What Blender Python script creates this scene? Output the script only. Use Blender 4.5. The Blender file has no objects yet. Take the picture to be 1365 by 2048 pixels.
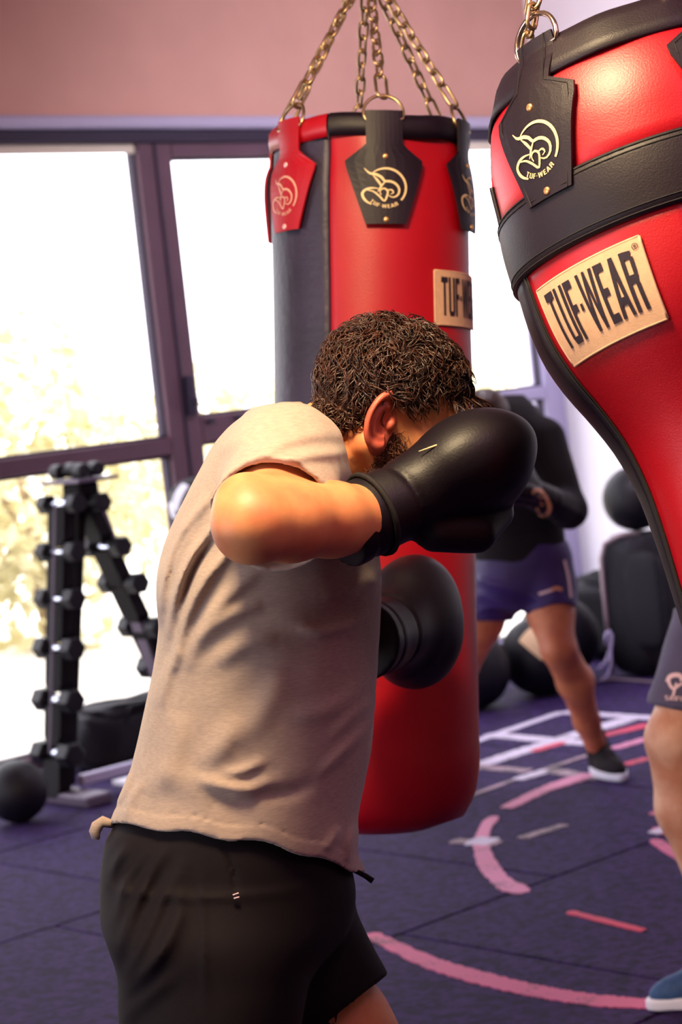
import bpy, bmesh, math, random
import numpy as np
from mathutils import Vector, Matrix
random.seed(7); RS = np.random.RandomState(7)
SC = bpy.context.scene; COL = SC.collection

# ------------------------------------------------------------------ camera
FPX = 4200.0
TH, PH = math.radians(6.2), math.radians(3.9)
CC = np.array([0, 0, 1.56])
cf = np.array([0, math.cos(PH), -math.sin(PH)])
_U = np.array([0, math.sin(PH), math.cos(PH)]); _R = np.array([1., 0, 0])
cr = math.cos(TH) * _R - math.sin(TH) * _U
cu = math.sin(TH) * _R + math.cos(TH) * _U
cam_d = bpy.data.cameras.new('camera'); cam = bpy.data.objects.new('camera', cam_d); COL.objects.link(cam)
cam.matrix_world = Matrix(((cr[0], cu[0], -cf[0], CC[0]), (cr[1], cu[1], -cf[1], CC[1]), (cr[2], cu[2], -cf[2], CC[2]), (0, 0, 0, 1)))
cam_d.sensor_fit = 'HORIZONTAL'; cam_d.sensor_width = 24.0; cam_d.lens = 24.0 * FPX / 1365.0
cam_d.clip_start = 0.05; cam_d.clip_end = 200
cam_d.dof.use_dof = True; cam_d.dof.focus_distance = 2.74; cam_d.dof.aperture_fstop = 6.6
SC.camera = cam
# room axes: w runs along the window wall, n towards it
PSI = math.radians(42.7)
wv = np.array([math.cos(PSI), math.sin(PSI), 0]); nv = np.array([-math.sin(PSI), math.cos(PSI), 0]); zv = np.array([0, 0, 1.])
def W(w, n, z=0.0): return wv * w + nv * n + zv * z
def ray(x, y): return cf + cr * (x - 682.5) / FPX - cu * (y - 1024) / FPX
def P(x, y, d): return CC + ray(x, y) * d
def FL(x, y, z=0.0):
    k = ray(x, y); return CC + k * ((z - CC[2]) / k[2])
def K(x, y, d): return np.array([(x - 682.5) / FPX * d, -(y - 1024) / FPX * d, d])   # metric right/up/depth frame used to sculpt
def K2W(v): v = np.asarray(v); return CC + v[..., 0:1] * cr + v[..., 1:2] * cu + v[..., 2:3] * cf

# ------------------------------------------------------------------ world and light
SC.view_settings.view_transform = 'Standard'; SC.view_settings.look = 'None'
SC.view_settings.exposure = 0.0; SC.view_settings.gamma = 1.0; SC.view_settings.use_curve_mapping = False
def lin(c):
    return tuple(((v / 255.0) / 12.92 if v / 255.0 <= 0.04045 else ((v / 255.0 + 0.055) / 1.055) ** 2.4) for v in c)
world = bpy.data.worlds.new('world'); SC.world = world; world.use_nodes = True
_bg = world.node_tree.nodes['Background']; _bg.inputs[0].default_value = (0.93, 0.92, 1.0, 1); _bg.inputs[1].default_value = 6.0
def area(name, pos, target, sx, sy, power, color):
    l = bpy.data.lights.new(name, 'AREA'); l.shape = 'RECTANGLE'; l.size = sx; l.size_y = sy; l.energy = power; l.color = color
    o = bpy.data.objects.new(name, l); COL.objects.link(o); o.location = Vector(pos)
    o.rotation_euler = (Vector(target) - Vector(pos)).to_track_quat('-Z', 'Y').to_euler(); return o
def portal(name, pos, dirv, sx, sy):
    o = area(name, pos, np.array(pos) + np.array(dirv), sx, sy, 1, (1, 1, 1)); o.data.cycles.is_portal = True; return o
sun = bpy.data.lights.new('sun', 'SUN'); sun.energy = 5.0; sun.angle = 0.01; sun.color = (1, .96, .85)
so = bpy.data.objects.new('sun', sun); COL.objects.link(so)
so.rotation_euler = Vector(tuple(nv * .75 + wv * .15 - zv * .65)).to_track_quat('-Z', 'Y').to_euler()
area('ceiling_lamp_warm', P(60, -1300, 2.15), P(560, 1100, 2.9), 0.36, 0.36, 56, (1.0, .74, .42))
area('room_fill_light', W(2.2, .4, 3.45), W(3.5, 3.5, 0), 1.8, 1.8, 36, (.96, .50, .70))  # added fill light, tints the shaded sides pink-purple
area('right_wall_fill_light', W(6.2, 5.2, 3.5), W(8.6, 6.0, 1.0), .9, .9, 112, (.92, .88, 1.0))  # added cool light aimed to brighten the right wall

# ------------------------------------------------------------------ materials
def mat(name, col, rough=.6, metal=0.0, var=0.0, vscale=20, bump=0.0, bscale=200, spec=.5, coat=0.0, sheen=0.0, col2=None, stretch=(1, 1, 1), sss=0.0, bdist=0.002, detail=4):
    m = bpy.data.materials.new(name); m.use_nodes = True; nt = m.node_tree; b = nt.nodes['Principled BSDF']
    c = lin(col) + (1,)
    b.inputs['Base Color'].default_value = c; b.inputs['Roughness'].default_value = rough; b.inputs['Metallic'].default_value = metal
    b.inputs['Specular IOR Level'].default_value = spec; b.inputs['Coat Weight'].default_value = coat; b.inputs['Sheen Weight'].default_value = sheen
    if sss: b.inputs['Subsurface Weight'].default_value = sss; b.inputs['Subsurface Scale'].default_value = .01
    tc = nt.nodes.new('ShaderNodeTexCoord'); mp = nt.nodes.new('ShaderNodeMapping'); mp.inputs['Scale'].default_value = stretch
    nt.links.new(tc.outputs['Object'], mp.inputs[0])
    if var or col2:
        nz = nt.nodes.new('ShaderNodeTexNoise'); nz.inputs['Scale'].default_value = vscale; nz.inputs['Detail'].default_value = detail
        nt.links.new(mp.outputs[0], nz.inputs['Vector'])
        rp = nt.nodes.new('ShaderNodeValToRGB'); rp.color_ramp.elements[0].position = .35; rp.color_ramp.elements[1].position = .65
        if col2: a, d = c, lin(col2) + (1,)
        else: a = tuple(v * (1 - var) for v in c[:3]) + (1,); d = tuple(min(1, v * (1 + var)) for v in c[:3]) + (1,)
        rp.color_ramp.elements[0].color = a; rp.color_ramp.elements[1].color = d
        nt.links.new(nz.outputs[0], rp.inputs[0]); nt.links.new(rp.outputs[0], b.inputs['Base Color'])
    if bump:
        n2 = nt.nodes.new('ShaderNodeTexNoise'); n2.inputs['Scale'].default_value = bscale; n2.inputs['Detail'].default_value = 3
        nt.links.new(mp.outputs[0], n2.inputs['Vector'])
        bp = nt.nodes.new('ShaderNodeBump'); bp.inputs['Strength'].default_value = bump; bp.inputs['Distance'].default_value = bdist
        nt.links.new(n2.outputs[0], bp.inputs['Height']); nt.links.new(bp.outputs[0], b.inputs['Normal'])
    return m
M = {}
M['wall'] = mat('mauve_plaster', (205, 156, 142), .85, var=.04, vscale=3)
M['wallwhite'] = mat('white_plaster', (248, 246, 252), .8, var=.02, vscale=3)
M['ceiling'] = mat('ceiling_paint', (190, 150, 160), .9)
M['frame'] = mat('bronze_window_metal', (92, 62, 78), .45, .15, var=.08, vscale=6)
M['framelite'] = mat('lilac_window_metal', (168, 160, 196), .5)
M['strip'] = mat('pale_lilac_reveal', (176, 168, 196), .5)
M['gasket'] = mat('dark_rubber_gasket', (42, 30, 54), .7)
M['blind'] = mat('cream_blind', (226, 214, 196), .8)
M['slab'] = mat('dark_subfloor', (16, 10, 26), .9)
M['tile'] = mat('rubber_crumb', (22, 8, 48), .85, spec=.22, col2=(58, 34, 94), vscale=38, bump=.5, bscale=260, bdist=.003, detail=8)
M['concrete'] = mat('pale_outdoor_paving', (225, 220, 208), .9, var=.05, vscale=2)
M['red'] = mat('red_leather', (168, 0, 22), .42, var=.05, vscale=8, bump=.25, bscale=420, bdist=.0012, spec=.5)
M['black'] = mat('black_leather', (20, 7, 22), .5, var=.15, vscale=10, bump=.3, bscale=420, bdist=.0012, spec=.35)
M['blackpan'] = mat('worn_black_leather', (38, 28, 52), .5, var=.25, vscale=7, bump=.35, bscale=60, bdist=.004)
M['stitch'] = mat('dark_thread', (14, 8, 14), .8)
M['glove'] = mat('glove_leather', (13, 5, 16), .48, var=.15, vscale=9, bump=.25, bscale=300, bdist=.001, spec=.35)
M['gold'] = mat('cream_print', (228, 200, 148), .6)
M['goldfaint'] = mat('faded_cream_print', (216, 160, 140), .6)
M['rivet'] = mat('brass_rivet', (214, 164, 110), .35, .8)
M['rivetred'] = mat('pale_rivet', (232, 190, 190), .4, .4)
M['brass'] = mat('brass_chain', (186, 158, 118), .32, .95, var=.2, vscale=40)
M['chrome'] = mat('nickel_ring', (200, 180, 160), .22, 1.0)
M['label'] = mat('woven_label', (214, 172, 138), .8, var=.05, vscale=90, bump=.3, bscale=500, bdist=.001)
M['ink'] = mat('label_ink', (30, 14, 36), .75)
M['shirt'] = mat('grey_marl_jersey', (172, 152, 140), .9, var=.09, vscale=90, stretch=(1, 1, 5), bump=.25, bscale=500, bdist=.001, sheen=.2, detail=6)
M['shorts'] = mat('black_sports_cloth', (15, 6, 13), .8, var=.08, vscale=60, bump=.2, bscale=600, bdist=.001, spec=.25)
M['skin'] = mat('skin', (228, 156, 104), .5, col2=(214, 128, 86), vscale=18, bump=.15, bscale=250, bdist=.001, sss=.06)
M['skin2'] = mat('tanned_skin', (208, 126, 84), .55, col2=(180, 96, 70), vscale=12, sss=.05)
M['skin3'] = mat('pale_skin', (206, 160, 136), .55, col2=(180, 120, 92), vscale=14, sss=.05)
M['ear'] = mat('ear_skin', (206, 104, 80), .5, col2=(196, 90, 72), vscale=30, sss=.1)
M['hair'] = mat('dark_brown_curls', (60, 32, 22), .42, var=.45, vscale=60, spec=.6)
M['beard'] = mat('brown_beard', (96, 54, 36), .45, var=.3, vscale=80)
M['eye'] = mat('eye_white', (225, 215, 210), .2); M['iris'] = mat('brown_iris', (60, 35, 20), .2)
M['navy'] = mat('navy_polyester', (48, 26, 92), .6, var=.2, vscale=9)
M['blackcloth'] = mat('black_jersey', (18, 9, 18), .85, var=.1, vscale=12, spec=.3)
M['print'] = mat('pale_print', (226, 190, 196), .7)
M['printpeach'] = mat('peach_print', (214, 142, 106), .7)
M['white'] = mat('white_vinyl', (222, 222, 238), .5)
M['cream'] = mat('cream_vinyl', (214, 178, 140), .6)
M['rubber'] = mat('black_rubber', (12, 7, 20), .55, var=.1, vscale=30, bump=.2, bscale=200, spec=.35)
M['rackpaint'] = mat('dark_powder_coat', (12, 5, 14), .7, spec=.2)
M['rackbar'] = mat('graphite_bar', (92, 78, 100), .5, .2)
M['silver'] = mat('chrome_handle', (205, 210, 230), .2, .95)
M['nylon'] = mat('black_nylon', (12, 7, 22), .85, var=.2, vscale=15, bump=.4, bscale=40, bdist=.01)
M['tube'] = mat('grey_tube', (150, 130, 140), .4, .5)
M['rope'] = mat('pale_lilac_cord', (176, 166, 206), .7)
M['greysock'] = mat('black_sock', (18, 12, 20), .9)
M['blueshoe'] = mat('blue_mesh_shoe', (40, 74, 120), .7, var=.15, vscale=60)
M['greyshorts'] = mat('charcoal_shorts', (74, 68, 96), .8, var=.1, vscale=20)
M['bark'] = mat('bark', (150, 130, 100), .9)
for i, c in enumerate([(196, 196, 120), (168, 178, 120), (214, 190, 140), (222, 214, 170)]): M['leaf%d' % i] = mat('sunlit_leaf_%d' % i, c, .7, var=.15, vscale=2)
def glass():
    m = bpy.data.materials.new('window_glass'); m.use_nodes = True; nt = m.node_tree; nt.nodes.remove(nt.nodes['Principled BSDF'])
    t = nt.nodes.new('ShaderNodeBsdfTransparent'); g = nt.nodes.new('ShaderNodeBsdfGlossy'); g.inputs['Roughness'].default_value = .03
    mx = nt.nodes.new('ShaderNodeMixShader'); mx.inputs[0].default_value = .05
    nt.links.new(t.outputs[0], mx.inputs[1]); nt.links.new(g.outputs[0], mx.inputs[2]); nt.links.new(mx.outputs[0], nt.nodes['Material Output'].inputs[0]); return m
M['glass'] = glass()
def paint(name, c, cover):        # worn floor paint: flecks of the rubber show through
    m = bpy.data.materials.new(name); m.use_nodes = True; nt = m.node_tree; b = nt.nodes['Principled BSDF']; b.inputs['Roughness'].default_value = .7
    tc = nt.nodes.new('ShaderNodeTexCoord'); a = nt.nodes.new('ShaderNodeTexNoise'); a.inputs['Scale'].default_value = 90; a.inputs['Detail'].default_value = 8
    a2 = nt.nodes.new('ShaderNodeTexNoise'); a2.inputs['Scale'].default_value = 9; nt.links.new(tc.outputs['Object'], a2.inputs['Vector'])
    nt.links.new(tc.outputs['Object'], a.inputs['Vector'])
    s = nt.nodes.new('ShaderNodeMath'); s.operation = 'ADD'; nt.links.new(a.outputs[0], s.inputs[0]); nt.links.new(a2.outputs[0], s.inputs[1])
    rp = nt.nodes.new('ShaderNodeValToRGB'); rp.color_ramp.elements[0].position = 0.0; rp.color_ramp.elements[1].position = 1
    rp.color_ramp.elements[0].color = lin(tuple(int(.45 * v + 30) for v in c)) + (1,)
    e = rp.color_ramp.elements.new(min(.98, .5 * (1.10 - cover * .5))); e.color = lin(tuple(int(.5 * v + 32) for v in c)) + (1,)
    e = rp.color_ramp.elements.new(min(.99, .5 * (1.22 - cover * .5))); e.color = lin(c) + (1,)
    rp.color_ramp.elements[-1].color = lin(c) + (1,)
    h = nt.nodes.new('ShaderNodeMath'); h.operation = 'MULTIPLY'; h.inputs[1].default_value = .5; nt.links.new(s.outputs[0], h.inputs[0])
    nt.links.new(h.outputs[0], rp.inputs[0]); nt.links.new(rp.outputs[0], b.inputs['Base Color']); return m
M['pw'] = paint('white_floor_paint', (206, 196, 220), .75); M['pw2'] = paint('thin_white_floor_paint', (170, 140, 156), .3)
M['pp'] = paint('pink_floor_paint', (206, 96, 138), .7); M['pp2'] = paint('rose_floor_paint', (214, 60, 96), .6)
M['po'] = paint('pale_pink_floor_paint', (212, 130, 168), .75)

# ------------------------------------------------------------------ object helpers
ORG = {}
def thing(name, label, cat, loc, group=None):
    o = bpy.data.objects.new(name, None); COL.objects.link(o); o.location = Vector(tuple(loc)); o.empty_display_size = .05
    o['label'] = label; o['category'] = cat
    if group: o['group'] = group
    ORG[o] = np.array(loc, float); return o
def tag(o, label, cat, group=None):
    o['label'] = label; o['category'] = cat
    if group: o['group'] = group
    return o
def mk(name, v, f, m, parent=None, smooth=True, kind=None, flip=False):
    """one mesh object from world-space vertices; f = (N,k) array or list"""
    v = np.asarray(v, float)
    if parent is not None: org = ORG[parent]
    else: org = np.array([(v[:, 0].min() + v[:, 0].max()) / 2, (v[:, 1].min() + v[:, 1].max()) / 2, v[:, 2].min()])
    me = bpy.data.meshes.new(name)
    if isinstance(f, np.ndarray):
        if flip: f = f[:, ::-1]
        k = f.shape[1]; me.vertices.add(len(v)); me.vertices.foreach_set('co', (v - org).astype(np.float32).ravel())
        me.loops.add(f.size); me.loops.foreach_set('vertex_index', f.astype(np.int32).ravel())
        me.polygons.add(len(f)); me.polygons.foreach_set('loop_start', np.arange(0, f.size, k, dtype=np.int32))
        me.update(calc_edges=True); me.validate()
    else:
        me.from_pydata([tuple(p) for p in (v - org)], [], [tuple(q[::-1]) if flip else tuple(q) for q in f]); me.update()
    if smooth: me.polygons.foreach_set('use_smooth', np.ones(len(me.polygons), bool))
    me.materials.append(m)
    o = bpy.data.objects.new(name, me); COL.objects.link(o)
    if parent is not None: o.parent = parent
    else: o.location = Vector(tuple(org))
    ORG[o] = org
    if kind: o['kind'] = kind
    return o
def mkinst(name, src, parent, mat4, kind=None):   # another piece sharing mesh data
    o = bpy.data.objects.new(name, src.data if hasattr(src, 'data') else src); COL.objects.link(o); o.parent = parent
    o.matrix_local = mat4
    return o
class MB:
    def __init__(s): s.v = []; s.f = []
    def add(s, v, f): n = len(s.v); s.v += [tuple(p) for p in v]; s.f += [tuple(i + n for i in q) for q in f]; return s
    def box(s, c, ax, bx, cx, hx, hy, hz, bev=0.0):
        """box centred c with unit axes and half sizes; bev chamfers the edges"""
        c = np.array(c, float); A = [np.array(a, float) for a in (ax, bx, cx)]
        bm = bmesh.new(); bmesh.ops.create_cube(bm, size=2)
        bmesh.ops.scale(bm, vec=(hx, hy, hz), verts=bm.verts)
        if bev: bmesh.ops.bevel(bm, geom=list(bm.edges), offset=min(bev, .45 * min(hx, hy, hz) * 2), segments=1, affect='EDGES', profile=.5)
        bm.verts.index_update()
        vs = [c + A[0] * q.co.x + A[1] * q.co.y + A[2] * q.co.z for q in bm.verts]; fs = [[q.index for q in p.verts] for p in bm.faces]
        if np.dot(np.cross(A[0], A[1]), A[2]) < 0: fs = [q[::-1] for q in fs]
        bm.free(); return s.add(vs, fs)
    def tube(s, pts, rad, n=8, closed=False, cap=True):
        pts = [np.array(p, float) for p in pts]; N = len(pts)
        rad = [rad] * N if np.isscalar(rad) else rad
        vs = []; nrm = None
        for i in range(N):
            if closed: t = pts[(i + 1) % N] - pts[i - 1]
            else: t = pts[min(i + 1, N - 1)] - pts[max(i - 1, 0)]
            t = t / (np.linalg.norm(t) + 1e-9)
            if nrm is None:
                a = np.array([0, 0, 1.]) if abs(t[2]) < .9 else np.array([1., 0, 0]); nrm = np.cross(t, a)
            nrm = nrm - t * (nrm @ t); nrm /= np.linalg.norm(nrm); b = np.cross(t, nrm)
            for k in range(n):
                a = 2 * math.pi * k / n; vs.append(pts[i] + rad[i] * (math.cos(a) * nrm + math.sin(a) * b))
        fs = []
        for i in range(N if closed else N - 1):
            j = (i + 1) % N
            for k in range(n): fs.append((i * n + k, i * n + (k + 1) % n, j * n + (k + 1) % n, j * n + k))
        if cap and not closed: fs.append(tuple(range(n))[::-1]); fs.append(tuple((N - 1) * n + k for k in range(n)))
        return s.add(vs, fs)
    def lathe(s, o, ax, prof, n=24):
        """profile [(dist along axis, radius)] about axis"""
        o = np.array(o, float); ax = np.array(ax, float); ax /= np.linalg.norm(ax)
        a = np.array([0, 0, 1.]) if abs(ax[2]) < .9 else np.array([1., 0, 0]); e1 = np.cross(ax, a); e1 /= np.linalg.norm(e1); e2 = np.cross(ax, e1)
        vs = [o + ax * t + r * (math.cos(2 * math.pi * k / n) * e1 + math.sin(2 * math.pi * k / n) * e2) for t, r in prof for k in range(n)]
        fs = [(i * n + k, i * n + (k + 1) % n, (i + 1) * n + (k + 1) % n, (i + 1) * n + k) for i in range(len(prof) - 1) for k in range(n)]
        fs.append(tuple(range(n))[::-1]); fs.append(tuple((len(prof) - 1) * n + k for k in range(n)))
        return s.add(vs, fs)
    def build(s, name, m, parent=None, smooth=False, kind=None): return mk(name, np.array(s.v), s.f, m, parent, smooth, kind)

# ------------------------------------------------------------------ signed-distance sculpting
def sdf_mesh(fn, lo, hi, h, B=8):
    lo = np.array(lo, float); hi = np.array(hi, float)
    nb = np.maximum(1, np.ceil((hi - lo) / (h * B)).astype(int)); N = nb * B + 1
    ax = [lo[i] + h * B * np.arange(nb[i] + 1) for i in range(3)]
    G = np.stack(np.meshgrid(*ax, indexing='ij'), -1).reshape(-1, 3).astype(np.float32)
    dc = ev(fn, G).reshape(nb + 1)
    cs = [dc[i:i + nb[0], j:j + nb[1], k:k + nb[2]] for i in (0, 1) for j in (0, 1) for k in (0, 1)]
    mn = np.minimum.reduce([np.abs(c) for c in cs]); sg = np.stack([c < 0 for c in cs]); mix = sg.any(0) & ~sg.all(0)
    mark = (mn < B * h * 1.15) | mix
    inside = cs[0] < 0
    vals = np.ones(N, np.float32)
    up = np.repeat(np.repeat(np.repeat(inside, B, 0), B, 1), B, 2); vals[:-1, :-1, :-1][up] = -1
    nm = np.zeros(N, bool)
    mk_ = np.repeat(np.repeat(np.repeat(mark, B, 0), B, 1), B, 2)
    for i in (0, 1):
        for j in (0, 1):
            for k in (0, 1): nm[i:i + N[0] - 1, j:j + N[1] - 1, k:k + N[2] - 1] |= mk_
    idx = np.stack(np.nonzero(nm), -1)
    pts = (lo + idx * h).astype(np.float32)
    vals[idx[:, 0], idx[:, 1], idx[:, 2]] = ev(fn, pts)
    s = vals < 0
    cnt = np.zeros(N - 1, np.int8); offs = [(i, j, k) for i in (0, 1) for j in (0, 1) for k in (0, 1)]
    for i, j, k in offs: cnt += s[i:i + N[0] - 1, j:j + N[1] - 1, k:k + N[2] - 1]
    act = np.stack(np.nonzero((cnt > 0) & (cnt < 8)), -1)
    ids = np.full(N - 1, -1, np.int32); ids[act[:, 0], act[:, 1], act[:, 2]] = np.arange(len(act))
    cv = {o: vals[act[:, 0] + o[0], act[:, 1] + o[1], act[:, 2] + o[2]] for o in offs}
    acc = np.zeros((len(act), 3)); c = np.zeros(len(act))
    for a in offs:
        for d in range(3):
            if a[d] == 0:
                b = list(a); b[d] = 1; b = tuple(b); va, vb = cv[a], cv[b]; m = (va < 0) != (vb < 0)
                t = np.where(m, va / np.where(m, va - vb, 1), 0); p = np.array(a, float)[None].repeat(len(act), 0); p[:, d] += t
                acc += p * m[:, None]; c += m
    V = lo + (act + acc / c[:, None]) * h
    quads = []
    for d in range(3):
        b, e = [(1, 2), (2, 0), (0, 1)][d]
        sl0 = [slice(None)] * 3; sl1 = [slice(None)] * 3; sl0[d] = slice(0, -1); sl1[d] = slice(1, None)
        ch = s[tuple(sl0)] != s[tuple(sl1)]
        q = np.stack(np.nonzero(ch), -1)
        q = q[(q[:, b] > 0) & (q[:, e] > 0) & (q[:, b] < N[b] - 1) & (q[:, e] < N[e] - 1)]
        def cid(db, de):
            r = q.copy(); r[:, b] -= db; r[:, e] -= de; return ids[r[:, 0], r[:, 1], r[:, 2]]
        Q = np.stack([cid(1, 1), cid(0, 1), cid(0, 0), cid(1, 0)], -1)
        neg = s[q[:, 0], q[:, 1], q[:, 2]]; Q[~neg] = Q[~neg][:, ::-1]; quads.append(Q)
    Q = np.concatenate(quads); Q = Q[(Q >= 0).all(1)]
    return V, Q
def ev(fn, pts, ch=300000): return np.concatenate([fn(pts[i:i + ch]).astype(np.float32) for i in range(0, len(pts), ch)])
def A3(x): return np.asarray(x, np.float32)
def cap(p, a, b, ra, rb):
    a = A3(a); b = A3(b); ab = b - a; h = np.clip(((p - a) @ ab) / float(ab @ ab), 0, 1)
    return np.linalg.norm(p - a - h[:, None] * ab, axis=1) - (ra + (rb - ra) * h)
def chain_caps(p, pts, k=0.02):
    d = None
    for (a, ra), (b, rb) in zip(pts[:-1], pts[1:]):
        e = cap(p, a, b, ra, rb); d = e if d is None else smin(d, e, k)
    return d
def ell(p, c, r, Rm=None):
    q = p - A3(c)
    if Rm is not None: q = q @ A3(Rm).T
    r = A3(r); k0 = np.linalg.norm(q / r, axis=1); k1 = np.linalg.norm(q / (r * r), axis=1) + 1e-6
    return k0 * (k0 - 1) / k1
def smin(a, b, k):
    h = np.clip(.5 + .5 * (b - a) / k, 0, 1); return b * (1 - h) + a * h - k * h * (1 - h)
def smax(a, b, k): return -smin(-a, -b, k)
def frame(F, U):
    """rows = forward, left, up of a part in sculpting space"""
    F = np.array(F, float); F /= np.linalg.norm(F); U = np.array(U, float); U -= F * (U @ F); U /= np.linalg.norm(U)
    return np.stack([F, np.cross(U, F), U])
def dense(xs, ys, m=8):
    """smooth (cosine-free Catmull) resample of a profile"""
    xs = np.array(xs, float); ys = np.array(ys, float); g = np.gradient(ys, xs); X = []; Y = []
    for i in range(len(xs) - 1):
        t = np.linspace(0, 1, m, endpoint=False); h = xs[i + 1] - xs[i]
        Y.append((2 * t**3 - 3 * t**2 + 1) * ys[i] + (t**3 - 2 * t**2 + t) * h * g[i] + (-2 * t**3 + 3 * t**2) * ys[i + 1] + (t**3 - t**2) * h * g[i + 1]); X.append(xs[i] + t * h)
    return np.append(np.concatenate(X), xs[-1]), np.append(np.concatenate(Y), ys[-1])
class Sections:
    """stack of ellipses: rows (y_px, left_px, right_px, depth_centre, depth_radius)"""
    def __init__(s, rows, e=2.2):
        rows = np.array(rows, float); rows = rows[np.argsort(rows[:, 0])]; s.e = e
        dc = rows[:, 3]; Y = (1024 - rows[:, 0]) / FPX * dc; cx = ((rows[:, 1] + rows[:, 2]) / 2 - 682.5) / FPX * dc; rx = (rows[:, 2] - rows[:, 1]) / 2 / FPX * dc
        o = np.argsort(Y); Y = Y[o]
        s.Y, s.cx = dense(Y, cx[o]); _, s.rx = dense(Y, rx[o]); _, s.cd = dense(Y, dc[o]); _, s.rd = dense(Y, rows[:, 4][o])
    def __call__(s, p, grow=0.0):
        y = p[:, 1]; cx = np.interp(y, s.Y, s.cx); rx = np.interp(y, s.Y, s.rx) + grow; cd = np.interp(y, s.Y, s.cd); rd = np.interp(y, s.Y, s.rd) + grow
        rx = np.maximum(rx, .004); rd = np.maximum(rd, .004)
        k = (np.abs((p[:, 0] - cx) / rx) ** s.e + np.abs((p[:, 2] - cd) / rd) ** s.e) ** (1 / s.e)
        d = (k - 1) * np.minimum(rx, rd)
        return np.maximum(d, np.maximum(s.Y[0] - grow - y, y - s.Y[-1] - grow))
def px(p): return 682.5 + FPX * p[:, 0] / p[:, 2], 1024 - FPX * p[:, 1] / p[:, 2]
def polyd(x, y, pts, ends=False):
    d = np.full(len(x), 1e9, np.float32); T = np.zeros(len(x), np.float32); n_ = len(pts) - 1
    for i_, (a, b) in enumerate(zip(pts[:-1], pts[1:])):
        a = np.array(a, float); b = np.array(b, float); ab = b - a; L = ab @ ab
        h = np.clip(((x - a[0]) * ab[0] + (y - a[1]) * ab[1]) / L, 0, 1)
        e = np.hypot(x - a[0] - h * ab[0], y - a[1] - h * ab[1]); T = np.where(e < d, (i_ + h) / n_, T); d = np.minimum(d, e)
    return (d, T) if ends else d
def folds(p, d, fl, dmax, band=.04):
    """raise soft cloth ridges along lines on the near side"""
    m = (np.abs(d) < band) & (p[:, 2] < dmax)
    if not m.any(): return d
    x, y = px(p[m]); add = np.zeros(m.sum(), np.float32)
    for pts, amp, w in fl:
        pts = resample(pts, 7) if len(pts) > 2 else pts; q, tt = polyd(x, y, pts, True); add += 1.0 * amp * np.sin(np.pi * np.clip(tt, .02, .98)) ** .7 * np.exp(-(q / (w * 1.3)) ** 2)
    d = d.copy(); d[m] -= add; return d
def wob(p, a, f, s=0.0):
    return a * (np.sin(p[:, 0] * f + 1.3 * np.sin(p[:, 1] * f * .7 + s)) * np.sin(p[:, 1] * f * .8 + 2 * s + np.sin(p[:, 2] * f)) * np.cos(p[:, 2] * f * .9 + s))
def sculpt(name, fn, lo, hi, h, m, parent=None, **k):
    V, Q = sdf_mesh(fn, lo, hi, h); return mk(name, K2W(V), Q, m, parent, flip=True, **k)
def bbox(pts, pad): p = np.array(pts); return p.min(0) - pad, p.max(0) + pad

def head_sdf(q):
    """q in head frame: x forward, y left, z up, metres"""
    a = q * A3([1, 1, 1]); ay = np.abs(q[:, 1]); m = np.stack([q[:, 0], ay, q[:, 2]], 1)
    d = ell(q, (-.012, 0, .032), (.099, .077, .092))
    d = smin(d, ell(q, (.034, 0, -.035), (.058, .060, .080)), .03)
    d = smin(d, ell(q, (.055, 0, -.095), (.034, .036, .026)), .025)              # chin
    d = smin(d, cap(m, (-.02, .056, -.055), (.045, .034, -.098), .016, .014), .022)  # jaw line
    d = smin(d, ell(m, (.058, .044, -.018), (.026, .022, .018)), .02)             # cheekbone
    d = smin(d, ell(m, (.078, .026, .030), (.016, .030, .010)), .014)             # brow
    d = smax(d, -ell(m, (.098, .033, .008), (.018, .020, .013)), .012)            # socket
    d = smin(d, ell(m, (.074, .032, .007), (.0145, .0155, .0125)), .004)          # closed lids
    d = smin(d, cap(q, (.086, 0, .018), (.109, 0, -.022), .0075, .0125), .012)     # nose
    d = smin(d, ell(m, (.098, .012, -.027), (.012, .009, .008)), .006)
    d = smin(d, ell(q, (.084, 0, -.052), (.013, .024, .0065)), .005)
    d = smin(d, ell(q, (.082, 0, -.064), (.013, .021, .007)), .005)
    return d
def ear_sdf(q):
    """q: x forward, y out, z up about the ear centre"""
    x = q[:, 0] - .25 * q[:, 2]; z = q[:, 2]; y = q[:, 1] + .15 * x
    zz = np.where(z < -.012, z * 1.0, z); rr = np.hypot(x / .72, z)
    ring = np.hypot(rr - .0275, (y - .003)) - .0046
    ring = np.where((x > .006) & (z < .012), ring + .01, ring)                    # open at the front
    base = np.maximum(np.maximum(rr - .028, np.abs(y + .002) - .0035), -1)
    anti = np.hypot(np.hypot((x - .001) / .70, z + .002) - .0165, y - .001) - .0036
    anti = np.where(x > .005, anti + .006, anti)
    conch = ell(np.stack([x, y, z], 1), (.003, .004, -.004), (.008, .007, .012))
    d = smin(base, ring, .004); d = smin(d, anti, .003); d = smax(d, -conch, .003)
    d = smin(d, ell(np.stack([x, y, z], 1), (.011, .002, -.006), (.0055, .005, .0065)), .003)   # tragus
    d = smin(d, ell(np.stack([x, y, z], 1), (.001, .000, -.028), (.0105, .0055, .0105)), .006)   # lobe
    return d
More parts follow.
